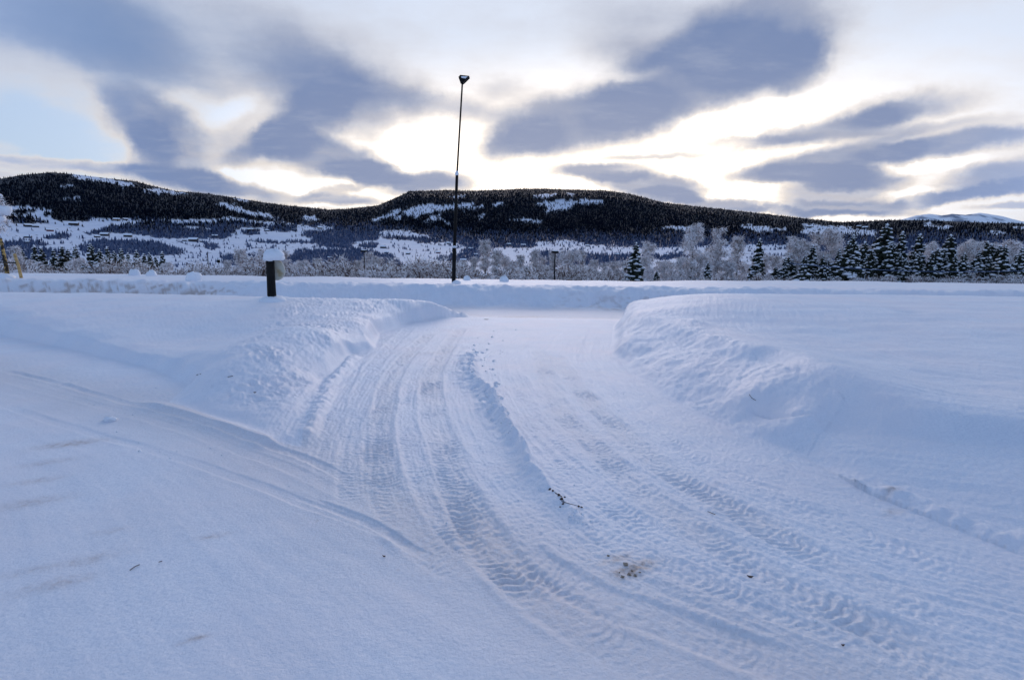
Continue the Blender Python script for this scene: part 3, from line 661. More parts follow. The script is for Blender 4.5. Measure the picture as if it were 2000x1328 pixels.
m_fell = noisy(mat('bare_fell_snow_and_rock', (.88, .90, .94), .8, .2), (.22, .25, .32), .0035, .47, .60, 9)
link('distant_fell', raw_mesh('distant_fell', V, grid_faces(len(rows) + 1, len(cols), False)[:, ::-1], m_fell, True), kind='structure')

# ------------------------------------------------------------------ far forest: one mass of small trees
el_t = (ZG - H) / rr; dE = np.gradient(el_t, axis=0); dE = np.clip(dE, 2e-5, None)
front = (np.abs(aw) < R(52))
run = np.maximum.accumulate(el_t, axis=0); vis = (el_t >= run - .003)
uph = (ppy < np.interp(ppx, [a for a, _ in flow], [b_ for _, b_ in flow]) + 6) & (rr.ravel() > 550)
Wt = (np.where(fo, 1.0, np.where(uph, .14, .004)).reshape(rr.shape) * (front & vis & (rr > 550) & (rr < 5300))) * np.minimum(dE, .004)
Wt[rr > 5150] *= 3
Wf = Wt.ravel() / Wt.sum(); NT = 95000
idx = rng.choice(Wf.size, NT, p=Wf)
ii = idx // NA2; jj = idx % NA2
ii2 = np.clip(ii + 1, 0, len(R2) - 1); u = rng.random(NT)
r_ = R2[ii] * (1 - u) + R2[ii2] * u; a_ = A2[jj] + (rng.random(NT) - .5) * R(.09)
zt = ZG[ii, jj] * (1 - u) + ZG[ii2, jj] * u
frt = fr.reshape(rr.shape)[ii, jj]
hgt = (6.5 + 8 * rng.random(NT)) * np.interp(r_, [600, 1200, 2000, 3500], [.35, .5, .85, 1.25]); wd = hgt * (.16 + .12 * rng.random(NT))
tx, ty = r_ * np.sin(a_), r_ * np.cos(a_)
base_a = rng.random(NT) * 2 * np.pi
Vt = np.zeros((NT, 4, 3))
for k in range(3):
    th = base_a + k * 2 * np.pi / 3
    Vt[:, k, 0] = tx + wd * np.cos(th); Vt[:, k, 1] = ty + wd * np.sin(th); Vt[:, k, 2] = zt - 1
Vt[:, 3, 0] = tx; Vt[:, 3, 1] = ty; Vt[:, 3, 2] = zt + hgt
o4 = np.arange(NT)[:, None] * 4
Fc = np.concatenate([o4 + [0, 1, 3], o4 + [1, 2, 3], o4 + [2, 0, 3]], 0)
q = rng.random(NT); sel = np.where(q < frt * .75, 1, np.where(q < frt * 1.4, 2, 0)); mi = np.concatenate([sel] * 3)
link('far_forest', raw_mesh('far_forest', Vt.reshape(-1, 3), Fc, [m_far, m_farfrosthaze, m_farmid], False, mi), kind='stuff', label='dark and frosted woods covering the far hillside', category='forest')

# ------------------------------------------------------------------ farmhouses across the valley
HS = [(905, 511, 13, 'r', 'red farmhouse with snowy roof just right of the lamp post base'), (856, 495, 9, 'r', 'small red barn on the white field left of the lamp post'), (644, 505, 8, 'r', 'small red cottage among frosted bushes right of the bollard'),
 (674, 511, 7, 'b', 'dark shed in the frosted bushes beside a thin lamp pole'), (748, 485, 12, 'b', 'dark farmhouse at the lower edge of the mid valley field'), (755, 495, 9, 'b', 'low dark shed below the mid valley farmhouse'), (797, 497, 9, 'b', 'brown house left of the small red barn'),
 (876, 477, 9, 'b', 'dark house at the foot of the wooded slope beside the lamp post'), (930, 499, 9, 'b', 'brown house behind the red farmhouse'), (994, 479, 9, 'b', 'dark barn at the forest foot right of the lamp post'), (920, 488, 10, 'b', 'low dark barn uphill of the red farmhouse'),
 (378, 472, 15, 'b', 'large dark farmhouse alone on the left valley field'), (360, 471, 7, 'b', 'small outbuilding left of the large dark farmhouse'), (395, 473, 8, 'b', 'small outbuilding right of the large dark farmhouse'), (490, 451, 10, 'b', 'dark barn at the right end of the left slope field'),
 (145, 440, 12, 'b', 'dark barn beneath the forest edge on the left slope'), (98, 452, 9, 'r', 'reddish house on the left slope'), (55, 443, 10, 'b', 'long dark barn in front of a spruce clump on the far left'), (70, 444, 8, 'b', 'short barn beside the long dark barn'), (228, 431, 9, 'y', 'ochre farmhouse near the upper forest edge'),
 (245, 430, 7, 'b', 'little dark shed near the upper forest edge'), (205, 461, 12, 'b', 'long low house above the grey birch wood'), (190, 464, 8, 'b', 'short house at the left end of the row above the birch wood'), (250, 463, 12, 'b', 'long low house right of the row above the birch wood'), (55, 465, 9, 'b', 'house low on the far left slope'),
 (52, 475, 8, 'b', 'lowest dark house on the far left slope'), (420, 463, 9, 'b', 'house at the edge of the frosted wood left of the bollard'), (625, 447, 9, 'y', 'ochre house on a small clearing above the bollard'), (522, 452, 7, 'b', 'dark shed left of the small wood above the bollard'),
 (1022, 481, 10, 'b', 'long barn on the white field beyond the birches'), (1147, 482, 8, 'b', 'dark barn beside the narrow field left of the lone spruce'), (1205, 499, 9, 'y', 'ochre house behind the birches left of the lone spruce'), (1300, 499, 8, 'b', 'brown house behind the birches right of the lone spruce'),
 (1690, 447, 9, 'b', 'dark farmhouse on the high right clearing'), (1678, 444, 7, 'y', 'ochre house uphill on the high right clearing'), (1580, 445, 8, 'b', 'dark barn at the left end of the high right clearing')]
for px, py, w, c, lab in HS:
    p = terr_hit(px, py); d = math.hypot(p.x, p.y); s = w * d / 1000 * .85
    hh_ = s * .22; t0 = thing('farmhouse', lab, 'house', p, rotz=random.uniform(-.5, .5) - math.atan2(p.x, p.y), group='farm buildings across the valley')
    wb = MB(); wb.box((0, 0, hh_ * .5), (s * .5, s * .28, hh_ * .8)); 
    g = s * .5; wb.add([(-g, -s * .28, hh_ * 1.3), (-g, s * .28, hh_ * 1.3), (-g, 0, hh_ * 2.1), (g, -s * .28, hh_ * 1.3), (g, s * .28, hh_ * 1.3), (g, 0, hh_ * 2.1)], [(0, 1, 2), (3, 5, 4)])
    part('wall', wb, {'r': m_red, 'b': m_brown, 'y': m_yel}[c], t0)
    rb = MB(); e = s * .56; rb.add([(-e, -s * .35, hh_ * 1.2), (e, -s * .35, hh_ * 1.2), (e, 0, hh_ * 2.2), (-e, 0, hh_ * 2.2), (-e, s * .35, hh_ * 1.2), (e, s * .35, hh_ * 1.2),
        (-e, -s * .35, hh_ * 1.32), (e, -s * .35, hh_ * 1.32), (e, 0, hh_ * 2.36), (-e, 0, hh_ * 2.36), (-e, s * .35, hh_ * 1.32), (e, s * .35, hh_ * 1.32)],
        [(6, 7, 8, 9), (9, 8, 11, 10), (0, 3, 2, 1), (3, 4, 5, 2), (0, 1, 7, 6), (4, 10, 11, 5), (1, 2, 8, 7), (2, 5, 11, 8), (0, 6, 9, 3), (3, 9, 10, 4)])
    part('roof', rb, m_snowc, t0)

# ------------------------------------------------------------------ trees
def blades(rs, P0, dirs, L_, W_, mi):
    """thin drooping triangles: P0 (n,3) starts, dirs (n,3)"""
    n = len(P0); side = rs.normal(size=(n, 3)); side -= dirs * (side * dirs).sum(1)[:, None] / (np.maximum((dirs ** 2).sum(1), 1e-6))[:, None]
    side /= np.linalg.norm(side, axis=1)[:, None] + 1e-9
    V = np.stack([P0 - side * W_[:, None], P0 + side * W_[:, None], P0 + dirs * L_[:, None]], 1).reshape(-1, 3)
    F_ = np.arange(n * 3).reshape(-1, 3); return V, F_, mi
def birch_meshes(seed, H_=8.0, spread=.30, dens_=3000, droop=.6, brown=.28):
    rs = np.random.default_rng(seed); rd = random.Random(seed)
    tb = MB(); pts = [(0, 0, -.5)]; x = y = 0
    for i in range(1, 7):
        x += rd.uniform(-.12, .12); y += rd.uniform(-.12, .12); pts.append((x, y, H_ * .9 * i / 6))
    tb.path(pts, [.11, .10, .085, .07, .05, .03, .012], 6)
    trunk = tb.mesh('trunk', m_bark)
    br = MB(); starts = []; 
    for i in range(34):
        t_ = rd.uniform(.18, .98); k = min(int(t_ * 6), 5); f = t_ * 6 - k
        p = Vector(pts[k]).lerp(Vector(pts[k + 1]), f); th = rd.uniform(0, 6.28)
        ln = H_ * spread * (1.15 - t_) ** .6 * rd.uniform(.6, 1.1) * (1 if t_ > .3 else .8)
        q = [p]; d = Vector((math.cos(th), math.sin(th), 1.3)).normalized()
        for s_ in range(4):
            d = (d + Vector((rd.uniform(-.2, .2), rd.uniform(-.2, .2), -.12 - droop * .28 * s_))).normalized(); q.append(q[-1] + d * ln / 4)
        br.path(q, [.03, .022, .016, .01, .005], 3, cap=False)
        for s_ in range(5):
            starts.append((q[s_], q[min(s_ + 1, 4)] - q[max(s_ - 1, 0)], .5 + .5 * s_ / 4))
    w = np.array([s[2] for s in starts]); w /= w.sum(); ix = rs.choice(len(starts), dens_, p=w)
    S0 = np.array([tuple(s[0]) for s in starts])[ix]; n = dens_
    S0 = S0 + rs.normal(size=(n, 3)) * [.12, .12, .12]
    dr = rs.normal(size=(n, 3)) * .55; dr[:, 2] -= droop; dr /= np.linalg.norm(dr, axis=1)[:, None]
    L_ = rs.uniform(.15, .6, n); W_ = rs.uniform(.012, .036, n); mi = np.where(rs.random(n) < brown, 1, np.where(rs.random(n) < .5, 0, 2))
    V, Fc, mi = blades(rs, S0, dr, L_, W_, mi)
    bv = np.vstack(br.V); 
    crown = raw_mesh('crown', V, Fc, [m_frost, m_twig, m_frost2], False, mi)
    limbs = br.mesh('limbs', m_twig)
    return [('trunk', trunk), ('limbs', limbs), ('crown', crown)]
def spruce_meshes(seed, H_=8.0, wid=.27, snow=1.0, layers=20, droop=.35):
    rs = random.Random(seed)
    tb = MB(); tb.path([(0, 0, -.5), (0, 0, H_ * .5), (0, 0, H_ * .97)], [.13, .08, .012], 6); trunk = tb.mesh('trunk', m_bark)
    g = MB(); sn = MB()
    for l in range(layers):
        t_ = .04 + .94 * (l / (layers - 1)) ** .92; z = H_ * t_; R_ = H_ * wid * (1 - t_) ** .8 * rs.uniform(.8, 1.12) + .10; nb = max(4, int(9 - 5 * t_))
        off = rs.uniform(0, 6.28)
        for k in range(nb):
            z = H_ * t_ + rs.uniform(-.5, .5) * H_ / layers * (1.3 if t_ < .9 else .3); th = off + 6.283 * k / nb + rs.uniform(-.25, .25); ln = R_ * rs.uniform(.65, 1.15); c, s = math.cos(th), math.sin(th); dr = droop * ln * rs.uniform(.7, 1.5)
            def pt(a, b_, dz): return (c * a - s * b_, s * a + c * b_, z + dz)
            w = ln * .30
            V = [pt(0, 0, .08), pt(ln * .45, w, -dr * .35), pt(ln * .45, 0, -dr * .15), pt(ln * .45, -w, -dr * .35), pt(ln * .78, w * .7, -dr * .85), pt(ln, 0, -dr), pt(ln * .78, -w * .7, -dr * .85),
                 pt(ln * .30, w * 1.1, -dr * .9 - .12), pt(ln * .30, -w * 1.1, -dr * .9 - .12), pt(ln * .62, w * 1.2, -dr * 1.2 - .16), pt(ln * .62, -w * 1.2, -dr * 1.2 - .16), pt(ln * .85, 0, -dr * 1.5 - .16), pt(ln * .5, 0, -dr * .9 - .25)]
            g.add(V, [(0, 2, 1), (0, 3, 2), (1, 2, 4), (2, 5, 4), (2, 6, 5), (2, 3, 6), (0, 1, 7), (0, 8, 3), (1, 4, 9), (3, 10, 6), (4, 5, 11), (5, 6, 11), (0, 2, 12), (2, 5, 12)])
            if rs.random() < .92 * snow:
                cx = ln * rs.uniform(.5, .85); rr_ = ln * rs.uniform(.16, .40)
                cz = -dr * (cx / ln) ** 1.2 + .05
                cc = pt(cx, rs.uniform(-.3, .3) * w, cz); sn.ell(cc, (rr_, rr_ * rs.uniform(.6, 1.), rr_ * rs.uniform(.28, .45) + .02), 7, 4, .5, rs.randint(0, 999))
                if rs.random() < .5: cc = pt(cx * .5, rs.uniform(-.6, .6) * w, cz * .4 + .04); sn.ell(cc, (rr_ * .6, rr_ * .5, rr_ * .3), 6, 4, .5, rs.randint(0, 999))
    sn.ell((0, 0, H_ * .97), (.10, .10, .22), 7, 5, .4, 3)
    return [('trunk', trunk), ('boughs', g.mesh('boughs', m_needle)), ('snow_load', sn.mesh('snow_load', m_snowc, True))]
def shrub_meshes(seed, n=1500, w=1.6, h=1.5, brown=.30):
    rs = np.random.default_rng(seed); rd = random.Random(seed)
    st = MB()
    for i in range(12):
        th = rd.uniform(0, 6.28); st.path([(0, 0, -.3), (math.cos(th) * w * .25, math.sin(th) * w * .25, h * .55), (math.cos(th) * w * .5, math.sin(th) * w * .5, h * rd.uniform(.7, 1))], [.03, .02, .006], 3, cap=False)
    ph = rs.uniform(0, 2 * np.pi, n); ra = np.sqrt(rs.random(n)) * w * .5; hz = h * np.sqrt(np.clip(1 - (ra / (w * .52)) ** 2, 0, 1)) * rs.uniform(.15, 1.0, n) ** .6
    P0 = np.stack([ra * np.cos(ph), ra * np.sin(ph), hz], 1) + rs.normal(size=(n, 3)) * .06
    d = np.stack([np.cos(ph) * .6, np.sin(ph) * .6, rs.normal(size=n) * .7 + .1], 1) + rs.normal(size=(n, 3)) * .5; d /= np.linalg.norm(d, axis=1)[:, None]
    low = hz < h * .35; q = rs.random(n); mi = np.where(q < np.where(low, .7, brown), 1, np.where(rs.random(n) < .5, 0, 2))
    V, Fc, mi = blades(rs, P0, d, rs.uniform(.12, .42, n), rs.uniform(.008, .02, n), mi)
    return [('stems', st.mesh('stems', m_twig)), ('twigs', raw_mesh('twigs', V, Fc, [m_frost, m_twig, m_frost2], False, mi))]
BIRCH = [birch_meshes(11, 8, .32, 7500, .55, .15), birch_meshes(12, 8, .26, 6500, .45, .20), birch_meshes(13, 8, .40, 8500, .75, .22), birch_meshes(14, 8, .20, 4500, .35, .25)]
SPRUCE = [spruce_meshes(21, 8, .26, 1.1, 24, .55), spruce_meshes(22, 8, .19, 1.15, 26, .7), spruce_meshes(23, 8, .31, 1.1, 22, .6), spruce_meshes(24, 8, .23, .85, 24, .5)]
SHRUB = [shrub_meshes(31), shrub_meshes(32, 1700, 2.0, 1.3), shrub_meshes(33, 1200, 1.2, 1.7, .4), shrub_meshes(34, 1400, 1.8, 1.0, .45)]
def put_tree(kind, variant, px, ytop, dist, label, name=None, group=None, widen=1.0, hh0=8.0):
    lib = {'b': BIRCH, 's': SPRUCE}[kind][variant % 4]
    top = at_y(px, ytop, dist); x, y = top[0], dist; zb = tzat(x, y)
    s = max((top[2] - zb) / 8.05, .1)
    r0 = thing({'b': 'birch_tree', 's': 'spruce_tree'}[kind], label, {'b': 'birch tree', 's': 'spruce tree'}[kind], (x, y, zb), random.uniform(0, 6.28), group, (s * widen, s * widen, s))
    for nme, me_ in lib:
        o_ = link(nme, me_, r0)
        if nme != 'trunk': o_['kind'] = 'stuff'
    return r0
LM = [(12, 'the stained stake'), (70, 'the first left spruce'), (176, 'the tallest left spruce'), (278, 'the pair of small snow domes'), (379, 'the squarish snow lump'), (427, 'the box pole'), (531, 'the bollard'), (620, 'the red cottage'), (711, 'the thin lamp post'), (800, 'the small red barn'), (886, 'the tall lamp post'),
      (950, 'the tallest pale birch'), (1084, 'the dark straight lamp post'), (1160, 'the pale birch row'), (1243, 'the lone dark spruce'), (1357, 'the tallest birch'), (1485, 'the narrow snowy spruce'), (1556, 'the round-topped birch'), (1630, 'the highest birch'), (1733, 'the widest spruce'), (1858, 'the black-hearted spruce'), (1925, 'the knotty birch'), (2000, 'the right edge')]
ORD = ['first', 'second', 'third', 'fourth', 'fifth', 'sixth']
def near_labels(xs, what):
    cnt = {}; out = [None] * len(xs)
    key = []
    for i, x in enumerate(xs):
        l = min(LM, key=lambda q: abs(q[0] - x)); key.append((l, x >= l[0], abs(x - l[0]), i))
    for l, sd_, dd_, i in sorted(key, key=lambda q: q[2]):
        c = cnt.get((l, sd_), 0); cnt[(l, sd_)] = c + 1
        out[i] = '%s, %s %s of %s' % (what, ORD[min(c, 5)], 'right' if sd_ else 'left', l[1])
    return out
G1 = 'trees of the wood on the right'; G2 = 'frosted birches in the middle'; G3 = 'spruces behind the terrace on the left'
RW = [('b', 0, 1357, 424, 50, 'tallest frosted birch in the middle of the right half, with a leaning crown', 1.0), ('b', 1, 1404, 430, 51, 'tall frosted birch directly right of the tallest birch', 1.0), ('b', 3, 1446, 448, 54, 'slim frosted birch between the two tall birches and a snowy spruce', 1.0),
 ('b', 2, 1330, 492, 47, 'low wide frosted birch at the left foot of the tallest birch', 1.0), ('b', 1, 1380, 500, 46, 'low frosted birch under the gap between the two tallest birches', 1.1), ('b', 0, 1268, 462, 56, 'frosted birch standing right behind the lone dark spruce', 1.0), ('b', 2, 1300, 505, 52, 'low frosted birch between the lone spruce and the tall birches', 1.0),
 ('s', 0, 1243, 472, 45, 'lone dark spruce with snow clumps left of the tall birches', .95), ('s', 3, 1283, 528, 42, 'knee-high spruce at the right foot of the lone dark spruce', 1.2), ('s', 1, 1485, 464, 48, 'narrow snowy spruce right of the slim birch', 1.0), ('s', 2, 1383, 512, 42, 'small spruce at the foot of the two tall birches', .9),
 ('b', 0, 1430, 505, 50, 'low frosted birch at the foot of the slim birch', 1.1), ('b', 3, 1515, 490, 52, 'thin frosted birch right of the narrow snowy spruce', 1.2),
 ('b', 0, 1556, 452, 46, 'round-topped frosted birch at the left end of the dense wood', 1.1), ('b', 1, 1600, 441, 48, 'frosted birch with a pale crown in front of the high clearing', 1.1), ('b', 0, 1630, 434, 48, 'highest frosted birch of the dense wood', 1.1), ('b', 2, 1585, 480, 44, 'wide low frosted birch in the left part of the dense wood', 1.0),
 ('s', 3, 1548, 506, 41, 'small dark spruce under the round-topped birch', 1.2), ('s', 2, 1596, 508, 41, 'short snowy spruce under the pale-crowned birch', 1.0), ('s', 1, 1668, 456, 44, 'narrow snowy spruce right of the highest birch', 1.1), ('s', 3, 1690, 470, 43, 'spruce with a bent tip between the narrow spruce and the widest spruce', 1.1),
 ('s', 0, 1733, 435, 43, 'widest and tallest snowy spruce of the dense wood', 1.15), ('s', 1, 1764, 450, 44, 'slim snowy spruce at the right shoulder of the widest spruce', .9), ('s', 1, 1798, 455, 44, 'snow-plastered slim spruce left of the black-hearted spruce', 1.1), ('b', 0, 1822, 462, 48, 'frosted birch between the slim spruce and the black-hearted spruce', 1.0),
 ('s', 2, 1858, 456, 42, 'snow-hooded spruce with a black heart right of centre in the dense wood', .95), ('b', 2, 1898, 460, 44, 'broad frosted birch right of the black-hearted spruce', 1.0), ('b', 0, 1925, 466, 46, 'frosted birch with knotty snowy top near the right edge', 1.0), ('s', 3, 1955, 478, 42, 'open spruce near the right edge', 1.2),
 ('s', 0, 1998, 482, 41, 'dark spruce cut by the right edge of the picture', 1.0), ('s', 3, 1640, 512, 40, 'low dark spruce beneath the highest birch', 1.4), ('s', 2, 1770, 505, 40, 'small spruce in the shade right of the widest spruce', 1.1), ('s', 3, 1815, 508, 40, 'small spruce left of the black-hearted spruce', 1.3), ('s', 2, 1905, 505, 40, 'small spruce beneath the broad frosted birch', 1.2),
 ('s', 3, 1700, 508, 40, 'small dark spruce left foot of the widest spruce', 1.3), ('s', 3, 1516, 520, 41, 'lowest dark spruce left of the dense wood', 1.4), ('b', 1, 1975, 490, 45, 'small frosted birch beside the spruce at the right edge', 1.2), ('s', 1, 1935, 500, 41, 'small narrow spruce beneath the knotty birch', 1.2), ('s', 2, 1568, 515, 40, 'bushy little spruce at the left foot of the wood', 1.2), ('s', 2, 1665, 512, 40, 'bushy little spruce below the narrow snowy spruce', 1.3)]
for k, v, px, yt, d, lab, wdn in RW: put_tree(k, v, px, yt, d, lab, group=G1, widen=wdn * (1.35 if k == 's' else .9))
mid = [(905, 500, 62), (922, 492, 60), (950, 456, 60), (970, 478, 58), (987, 490, 62), (1003, 500, 60), (1020, 488, 56), (1042, 476, 58), (1062, 492, 60), (1085, 478, 52), (1102, 482, 57), (1120, 476, 55), (1140, 478, 57), (1160, 498, 60), (1180, 505, 58), (1200, 502, 60), (1222, 500, 58), (1150, 512, 52), (1072, 515, 50), (1030, 512, 52), (990, 515, 52), (1115, 512, 50), (1190, 520, 50), (1170, 522, 48), (1210, 518, 48)]
midlab = {2: 'tallest slender frosted birch, first tall one right of the lamp post', 7: 'frosted birch with feathery top left of the dark pole', 9: 'frosted birch whose crown hides the top of the dark pole', 11: 'frosted birch with arching top right of the dark pole'}
ml_ = near_labels([m_[0] for m_ in mid], 'frosted birch in the pale row')
for i, (px, yt, d) in enumerate(mid):
    put_tree('b', [3, 3, 1, 3, 0, 2][i % 6] if i != 2 else 3, px, yt, d, midlab.get(i, ml_[i]), group=G2, widen=1.0 if yt < 500 else 1.25)
for i, (px, yt, d) in enumerate([(540, 476, 62), (556, 480, 66), (512, 478, 64), (465, 476, 70), (480, 490, 66), (620, 496, 60), (718, 482, 60), (735, 492, 60), (697, 500, 62), (590, 498, 64), (810, 510, 66), (668, 505, 60), (760, 505, 58), (440, 500, 64), (150, 494, 62), (30, 492, 60), (55, 500, 64), (325, 506, 64), (20, 470, 72)]):
    put_tree('b', [3, 1, 0, 3, 2][i % 5], px, yt, d, ['thin frosted birch sticking up behind the bollard', 'thin frosted birch just right of the bollard', 'reddish frosted birch left above the bollard', 'feathery bare birch left of the bollard', 'low feathery birch left of the bollard', 'small frosted birch above the bushes between bollard and thin lamp', 'brown frosted birch beside the thin lamp pole', 'rounded frosted birch right of the thin lamp pole', 'low frosted birch left of the thin lamp pole', 'low frosted birch between the bollard and the thin lamp pole', 'small pale birch left of the lamp post', 'sparse frosted birch left of the thin lamp pole', 'low spreading birch left of the lamp post', 'low frosted birch near the bare pole', 'frosted birch between the two groups of left spruces', 'frosted birch behind the wooden stakes', 'frosted birch right of the wooden stakes', 'small frosted birch at the right end of the left spruces', 'tall pale birch above the wooden stakes'][i], group='frosted birches on the left', widen=1.1)
lefts = [(66, 477, 1), (80, 482, 3), (103, 484, 1), (119, 479, 3), (131, 484, 1), (146, 480, 0), (176, 474, 0), (193, 485, 0), (208, 480, 1), (222, 489, 0), (236, 484, 0), (249, 492, 1), (266, 487, 0), (280, 494, 3), (291, 492, 0), (303, 498, 1), (316, 490, 1), (30, 480, 1), (42, 486, 3)]
lefl = ['first dark spruce right of the wooden stakes', 'second spruce of the left group, touching the first', 'slender spruce in the left spruce group', 'snowy spruce with open crown in the left spruce group', 'narrow spruce near the middle of the left group', 'last spruce before the gap in the left row', 'tallest dark spruce of the left row, just right of the gap', 'broad dark spruce beside the tallest of the left row', 'thin spruce behind the broad dark one', 'low dark spruce in the middle of the right group', 'pointed snowy spruce in the middle of the right group', 'small narrow spruce between two broader ones', 'tall dark spruce with snowy tip near the right group end', 'small open spruce near the right group end', 'low broad spruce near the right group end', 'last small spruce of the dense left row', 'lone thin spruce standing apart at the right end of the left row', 'pale thin spruce behind the wooden stakes', 'pale small spruce next to the thin one behind the stakes']
for (px, yt, v), lab in zip(lefts, lefl): put_tree('s', v, px, yt, 78 + random.uniform(-4, 8), lab, group=G3, widen=1.2)
def put_shrub(px, ytop, d, label, group):
    top = at_y(px, ytop, d); zb = tzat(top[0], d) ; s = max((top[2] - zb) / 1.6, .3)
    r0 = thing('frosted_bush', label, 'bush', (top[0], d, zb), random.uniform(0, 6.28), group, (s * 1.15, s * 1.15, s))
    for nme, me_ in random.choice(SHRUB): link(nme, me_, r0, kind='stuff')
rb_ = random.Random(5)
xs = list(range(-10, 900, 21))
for px, lab in zip(xs, near_labels(xs, 'low frosted bush')):
    yb = np.interp(px, [0, 1000], [527, 545]); big = 1.0 if px > 440 else .6
    put_shrub(px + rb_.uniform(-6, 6), yb - rb_.uniform(14, 34) * big, rb_.uniform(42, 52), lab, 'bushes along the terrace edge, left')
xs = list(range(580, 900, 26))
for px, lab in zip(xs, near_labels(xs, 'taller frosted bush at the back')):
    put_shrub(px + rb_.uniform(-6, 6), rb_.uniform(500, 516), rb_.uniform(50, 58), lab, 'taller bushes behind the thicket')
xs = list(range(905, 1240, 17))
for px, lab in zip(xs, near_labels(xs, 'frosted bush under the birches')):
    put_shrub(px + rb_.uniform(-6, 6), rb_.uniform(512, 536), rb_.uniform(40, 50), lab, 'bushes under the birches')
xs = list(range(1255, 2010, 21))
for px, lab in zip(xs, near_labels(xs, 'snowy bush at the foot of the wood')):
    put_shrub(px + rb_.uniform(-6, 6), rb_.uniform(530, 547), rb_.uniform(36, 40), lab, 'bushes at the foot of the wood')
xs = list(range(1530, 2020, 18))
for i, (px, lab) in enumerate(zip(xs, near_labels(xs, 'dark spruce in the wood'))):
    put_tree('s', [0, 3, 2][i % 3], px + rb_.uniform(-7, 7), rb_.uniform(468, 510), rb_.uniform(38.5, 43), lab, group='dark spruces deep in the wood', widen=1.25)
xs = list(range(1262, 2010, 27))
for i, (px, lab) in enumerate(zip(xs, near_labels(xs, 'low snowy birch behind'))):
    put_tree('b', [0, 2, 1][i % 3], px + rb_.uniform(-9, 9), rb_.uniform(482, 508) if px < 1540 else rb_.uniform(456, 484), rb_.uniform(50, 60) if px < 1540 else rb_.uniform(44.5, 47), lab, group='low birches behind the wood', widen=1.1)
# loose frosted scrub on the slope below the terrace, far side
sc_v = []; sc_f = []; sc_m = []; base_i = 0
rs = np.random.default_rng(77); n = 26000
a_ = rs.uniform(-.86, .86, n); d_ = rs.uniform(90, 420, n); X = d_ * np.sin(a_); Y = d_ * np.cos(a_)
keep = fbm(X / 40, Y / 40, 3, 170) > -.02; X, Y, a_, d_ = X[keep], Y[keep], a_[keep], d_[keep]
Z = tz(d_, a_, np.interp(a_, sk[:, 0], sk[:, 1])); n = len(X)
hh_ = rs.uniform(2, 7, n) * np.interp(d_, [90, 200, 420], [.6, 1.0, 1.0]); k6 = 5
P0 = np.repeat(np.stack([X, Y, Z], 1), k6, 0); hr = np.repeat(hh_, k6)
P0 = P0 + np.stack([rs.normal(size=n * k6) * .9, rs.normal(size=n * k6) * .9, hr * rs.uniform(.05, .8, n * k6)], 1)
dd_ = rs.normal(size=(n * k6, 3)) * [.35, .35, .3]; dd_[:, 2] += .8
V, Fc, mi = blades(rs, P0, dd_, hr * .32, hr * .05, np.where(rs.random(n * k6) < .22, 1, np.where(rs.random(n * k6) < .6, 0, 2)))
link('valley_scrub', raw_mesh('valley_scrub', V, Fc, [m_frost, m_twig, m_frost2], False, mi), kind='stuff', label='frosted scrub filling the slope below the terrace', category='scrub')

# ------------------------------------------------------------------ street lamp
LY = 20.14
def lp(px, py): return Vector(at_y(px, py, LY))
b0 = lp(886, 556); b0.z = gh(b0.x, LY)
lam = thing('street_lamp', 'tall dark leaning lamp post with one lamp head on the far snowbank', 'street lamp', b0)
def loc(v): return Vector(v) - b0
p_mid = loc(lp(887.5, 484)); p_col = loc(lp(892.5, 342)); p_top = loc(lp(903, 163))
q = MB(); q.path([loc(b0) + Vector((-.005, 0, -.3)), p_mid - (p_mid.normalized()) * .02], [.080, .076], 14); part('base_section', q, m_black, lam, True)
q = MB(); q.path([p_mid, p_col], [.062, .055], 12); part('lower_pole', q, m_black, lam, True)
q = MB(); q.path([p_col, p_top], [.036, .030], 10); part('upper_pole', q, m_black, lam, True)
q = MB(); q.ell(p_mid + Vector((0, 0, .03)), (.10, .10, .05), 12, 8, .3, 4); part('clinging_snow', q, m_snowc, lam, True); q = MB(); q.ell(p_col + Vector((0, 0, .05)), (.072, .072, .10), 12, 8, .3, 5); part('clinging_snow', q, m_snowc, lam, True); q = MB(); q.ell(Vector((.10, -.02, .02)), (.2, .16, .14), 12, 8, .3, 6); part('clinging_snow', q, m_snowc, lam, True)
hb = MB(); a0 = loc(lp(897, 163)); s1 = LY / 1000.
def hp(px, py, dy): v = loc(lp(px, py)); v.y += dy; return tuple(v)
Vh = []
for dy in (-.12, .16):
    Vh += [hp(896, 153, dy), hp(899.5, 149, dy), hp(917, 151, dy), hp(910, 158, dy), hp(904.5, 163, dy), hp(899, 161.5, dy)]
hb.add(Vh, [(0, 1, 2, 3, 4, 5), (11, 10, 9, 8, 7, 6)] + [(i, i + 6, (i + 1) % 6 + 6, (i + 1) % 6) for i in range(6)])
head = part('lamp_head', hb, m_black, lam)
lb = MB(); lb.add([hp(901.5, 152.2, -.125), hp(914, 152.6, -.125), hp(909.5, 156.5, -.125), hp(902, 155.2, -.125), hp(901.5, 152.2, -.15), hp(914, 152.6, -.15), hp(909.5, 156.5, -.15), hp(902, 155.2, -.15)], [(4, 5, 6, 7), (0, 1, 5, 4), (1, 2, 6, 5), (2, 3, 7, 6), (3, 0, 4, 7)])
ln_ = link('lens', lb.mesh('lens', m_lens), head)

